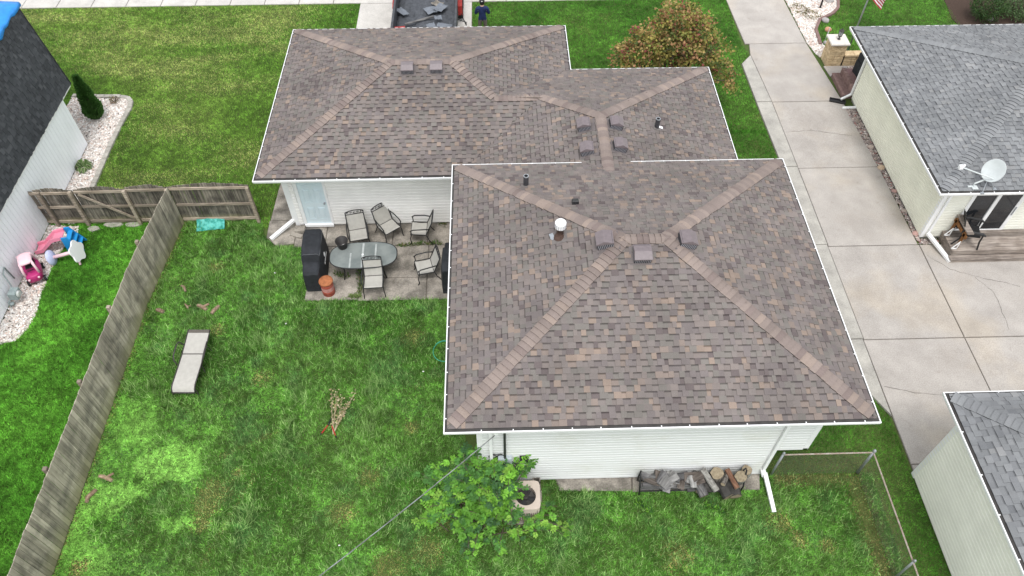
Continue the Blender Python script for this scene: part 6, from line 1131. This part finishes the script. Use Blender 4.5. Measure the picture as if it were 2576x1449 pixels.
def col_front(x, y):
    n = len(x); t = fbm(x, y, .35, 61); t2 = fbm(x, y, 1.3, 66); base = lerp(A3(.115, .21, .04), A3(.20, .28, .075), np.clip((t-.25)*2, 0, 1)); d = np.clip((fbm(x*.55, y*1.25, .6, 71)-.42)*3.4+.75*np.exp(-((y-28.3)/2.6)**2)-.22, 0, 1.25)*np.clip(-(x+6.5)/2.5, .1, 1); isd = RNG.random(n) < d*.62; base = np.where(isd[:, None], A3(.46, .40, .22)*RNG.uniform(.8, 1.2, (n, 1)), base); gr = np.clip((x+9)/3, 0, 1)
    base = np.where((RNG.random(n) < gr*.7)[:, None], A3(.08, .19, .03), base); return base, .8-.25*isd, np.full(n, 1.), np.full(n, .6), 1-.3*isd
def col_mid(x, y):
    n = len(x); t = fbm(x, y, .6, 81); base = lerp(A3(.05, .145, .022), A3(.115, .235, .05), np.clip((t-.3)*2.4, 0, 1)); st_ = np.maximum(np.clip(1.3-np.abs(y-8.72)/.35, 0, 1)*(x > 6.9)*(x < 9.35), np.clip(1.3-np.abs(x-9.5)/.3, 0, 1)*(y < 8.9)); isd = RNG.random(n) < np.maximum(np.clip(fbm(x, y, 1., 85)-.68, 0, 1)*2, st_*.8); base = np.where(isd[:, None], np.where((st_ > .05)[:, None], A3(.17, .13, .075), A3(.25, .24, .11)), base); return base, np.full(n, .8)*(1-.4*isd), np.ones(n), np.full(n, .55), 1-.35*st_
lawn('back_lawn_grass', [(-10.80, 4.2), (9.6, 4.2), (9.6, 8.4), (7.6, 8.4), (-.6, 8.45), (-.6, 14.5), (-5.9, 14.55), (-5.9, 16.8), (-7.1, 16.9), (-7.7, 17.3), (-7.9, 18), (-10.5, 18), (-10.77, 14.6)], 4200, .095, .0135, col_back)
lawn('side_yard_grass', [(-15, 4.2), (-10.95, 4.2), (-10.85, 14.6), (-10.6, 17.95), (-15, 18)], 3600, .10, .0135, col_side)
lawn('front_lawn_grass', [(-23, 22.1), (-15, 22.1), (-15, 18.05), (-7.9, 18.05), (-7.9, 17.6), (-6.65, 17.6), (-6.65, 24.4), (-5.9, 24.4), (-5.9, 31.28), (-23, 31.28)], 2300, .075, .016, col_front)
lawn('middle_lawn_grass', [(-.9, 22), (10.6, 22), (10.6, 31.28), (-.9, 31.28)], 2100, .07, .016, col_mid)
lawn('drive_side_grass', [(6.7, 8.45), (9.5, 8.3), (9.5, 4.2), (10.66, 4.2), (10.66, 10.2), (10.25, 11), (10.2, 22.2), (6.8, 22.2), (6.9, 15.5)], 3000, .06, .012, col_mid)
lawn('far_lawn_grass', [(13.7, 25.2), (25, 25.2), (25, 31.4), (13.7, 31.4)], 1900, .06, .017, col_mid)
# weeds in the patio joints
def weeds(nm, label, pts, n, pal):
    c = G(*pts[0]); t = thing(nm, label, 'weeds', (c.x, c.y, .045)); m = MB()
    for _ in range(n):
        i = random.randrange(len(pts)-1) if len(pts) > 1 else 0; p = G(*pts[i]).lerp(G(*pts[min(i+1, len(pts)-1)]), random.random())-c+Vector((random.gauss(0, .05), random.gauss(0, .04), 0)); a = random.uniform(0, 6.283); k = random.uniform(.7, 1.3); d = Vector((math.cos(a)*.8, math.sin(a)*.8, random.uniform(.3, 1))).normalized(); leafquad(m, p+Vector((0, 0, .005)), random.uniform(.05, .13), tuple(x*k for x in pick(pal)), up=d, asp=.3)
    m.build('blade', M_LEAF, t, cols=True)
PW = [((.07, .14, .03), 3), ((.13, .17, .06), 2), ((.20, .17, .08), 1)]
weeds('joint_weeds', 'line of weeds growing in the patio joint behind the table', [(1000, 622), (1030, 618), (1070, 615), (1110, 615)], 330, PW); weeds('joint_weeds', 'weeds in the patio crack beside the chair on the lawn side', [(905, 680), (908, 720), (905, 745)], 200, PW); weeds('joint_weeds', 'weeds under the glass table edge near its leg', [(845, 690), (880, 700)], 150, PW); weeds('joint_weeds', 'pale weed mat at the patio edge by the red can', [(880, 748), (905, 750)], 160, [((.22, .30, .10), 1)]); weeds('joint_weeds', 'dry weeds at the wall foot beside the concrete step', [(1105, 565), (1120, 568)], 70, PW)
weeds('lawn_weeds', 'broad-leaved weed clump in front of the firewood rack', [(1770, 1270), (1820, 1290)], 130, PG); weeds('lawn_weeds', 'broad-leaved weed patch on the lawn between condenser and rack', [(1600, 1265), (1640, 1290)], 110, PG)
for i, (px, py, lb) in enumerate(((1065, 937, 'small white paper scrap on the lawn beside the west gutter'), (720, 817, 'small white paper scrap on the lawn below the patio corner'), (692, 690, 'white scrap in the grass beside the covered grill'), (855, 1375, 'white scrap in the grass under the power cable'))):
    p = G(px, py); b = MB(); b.cham(-.024, .024, -.015, .015, .03, .04, .003); o = tag(b.build('paper_scrap', M_FW), lb, 'litter'); o.location = (p.x, p.y, .03); o.rotation_euler = (.2, .1, i)
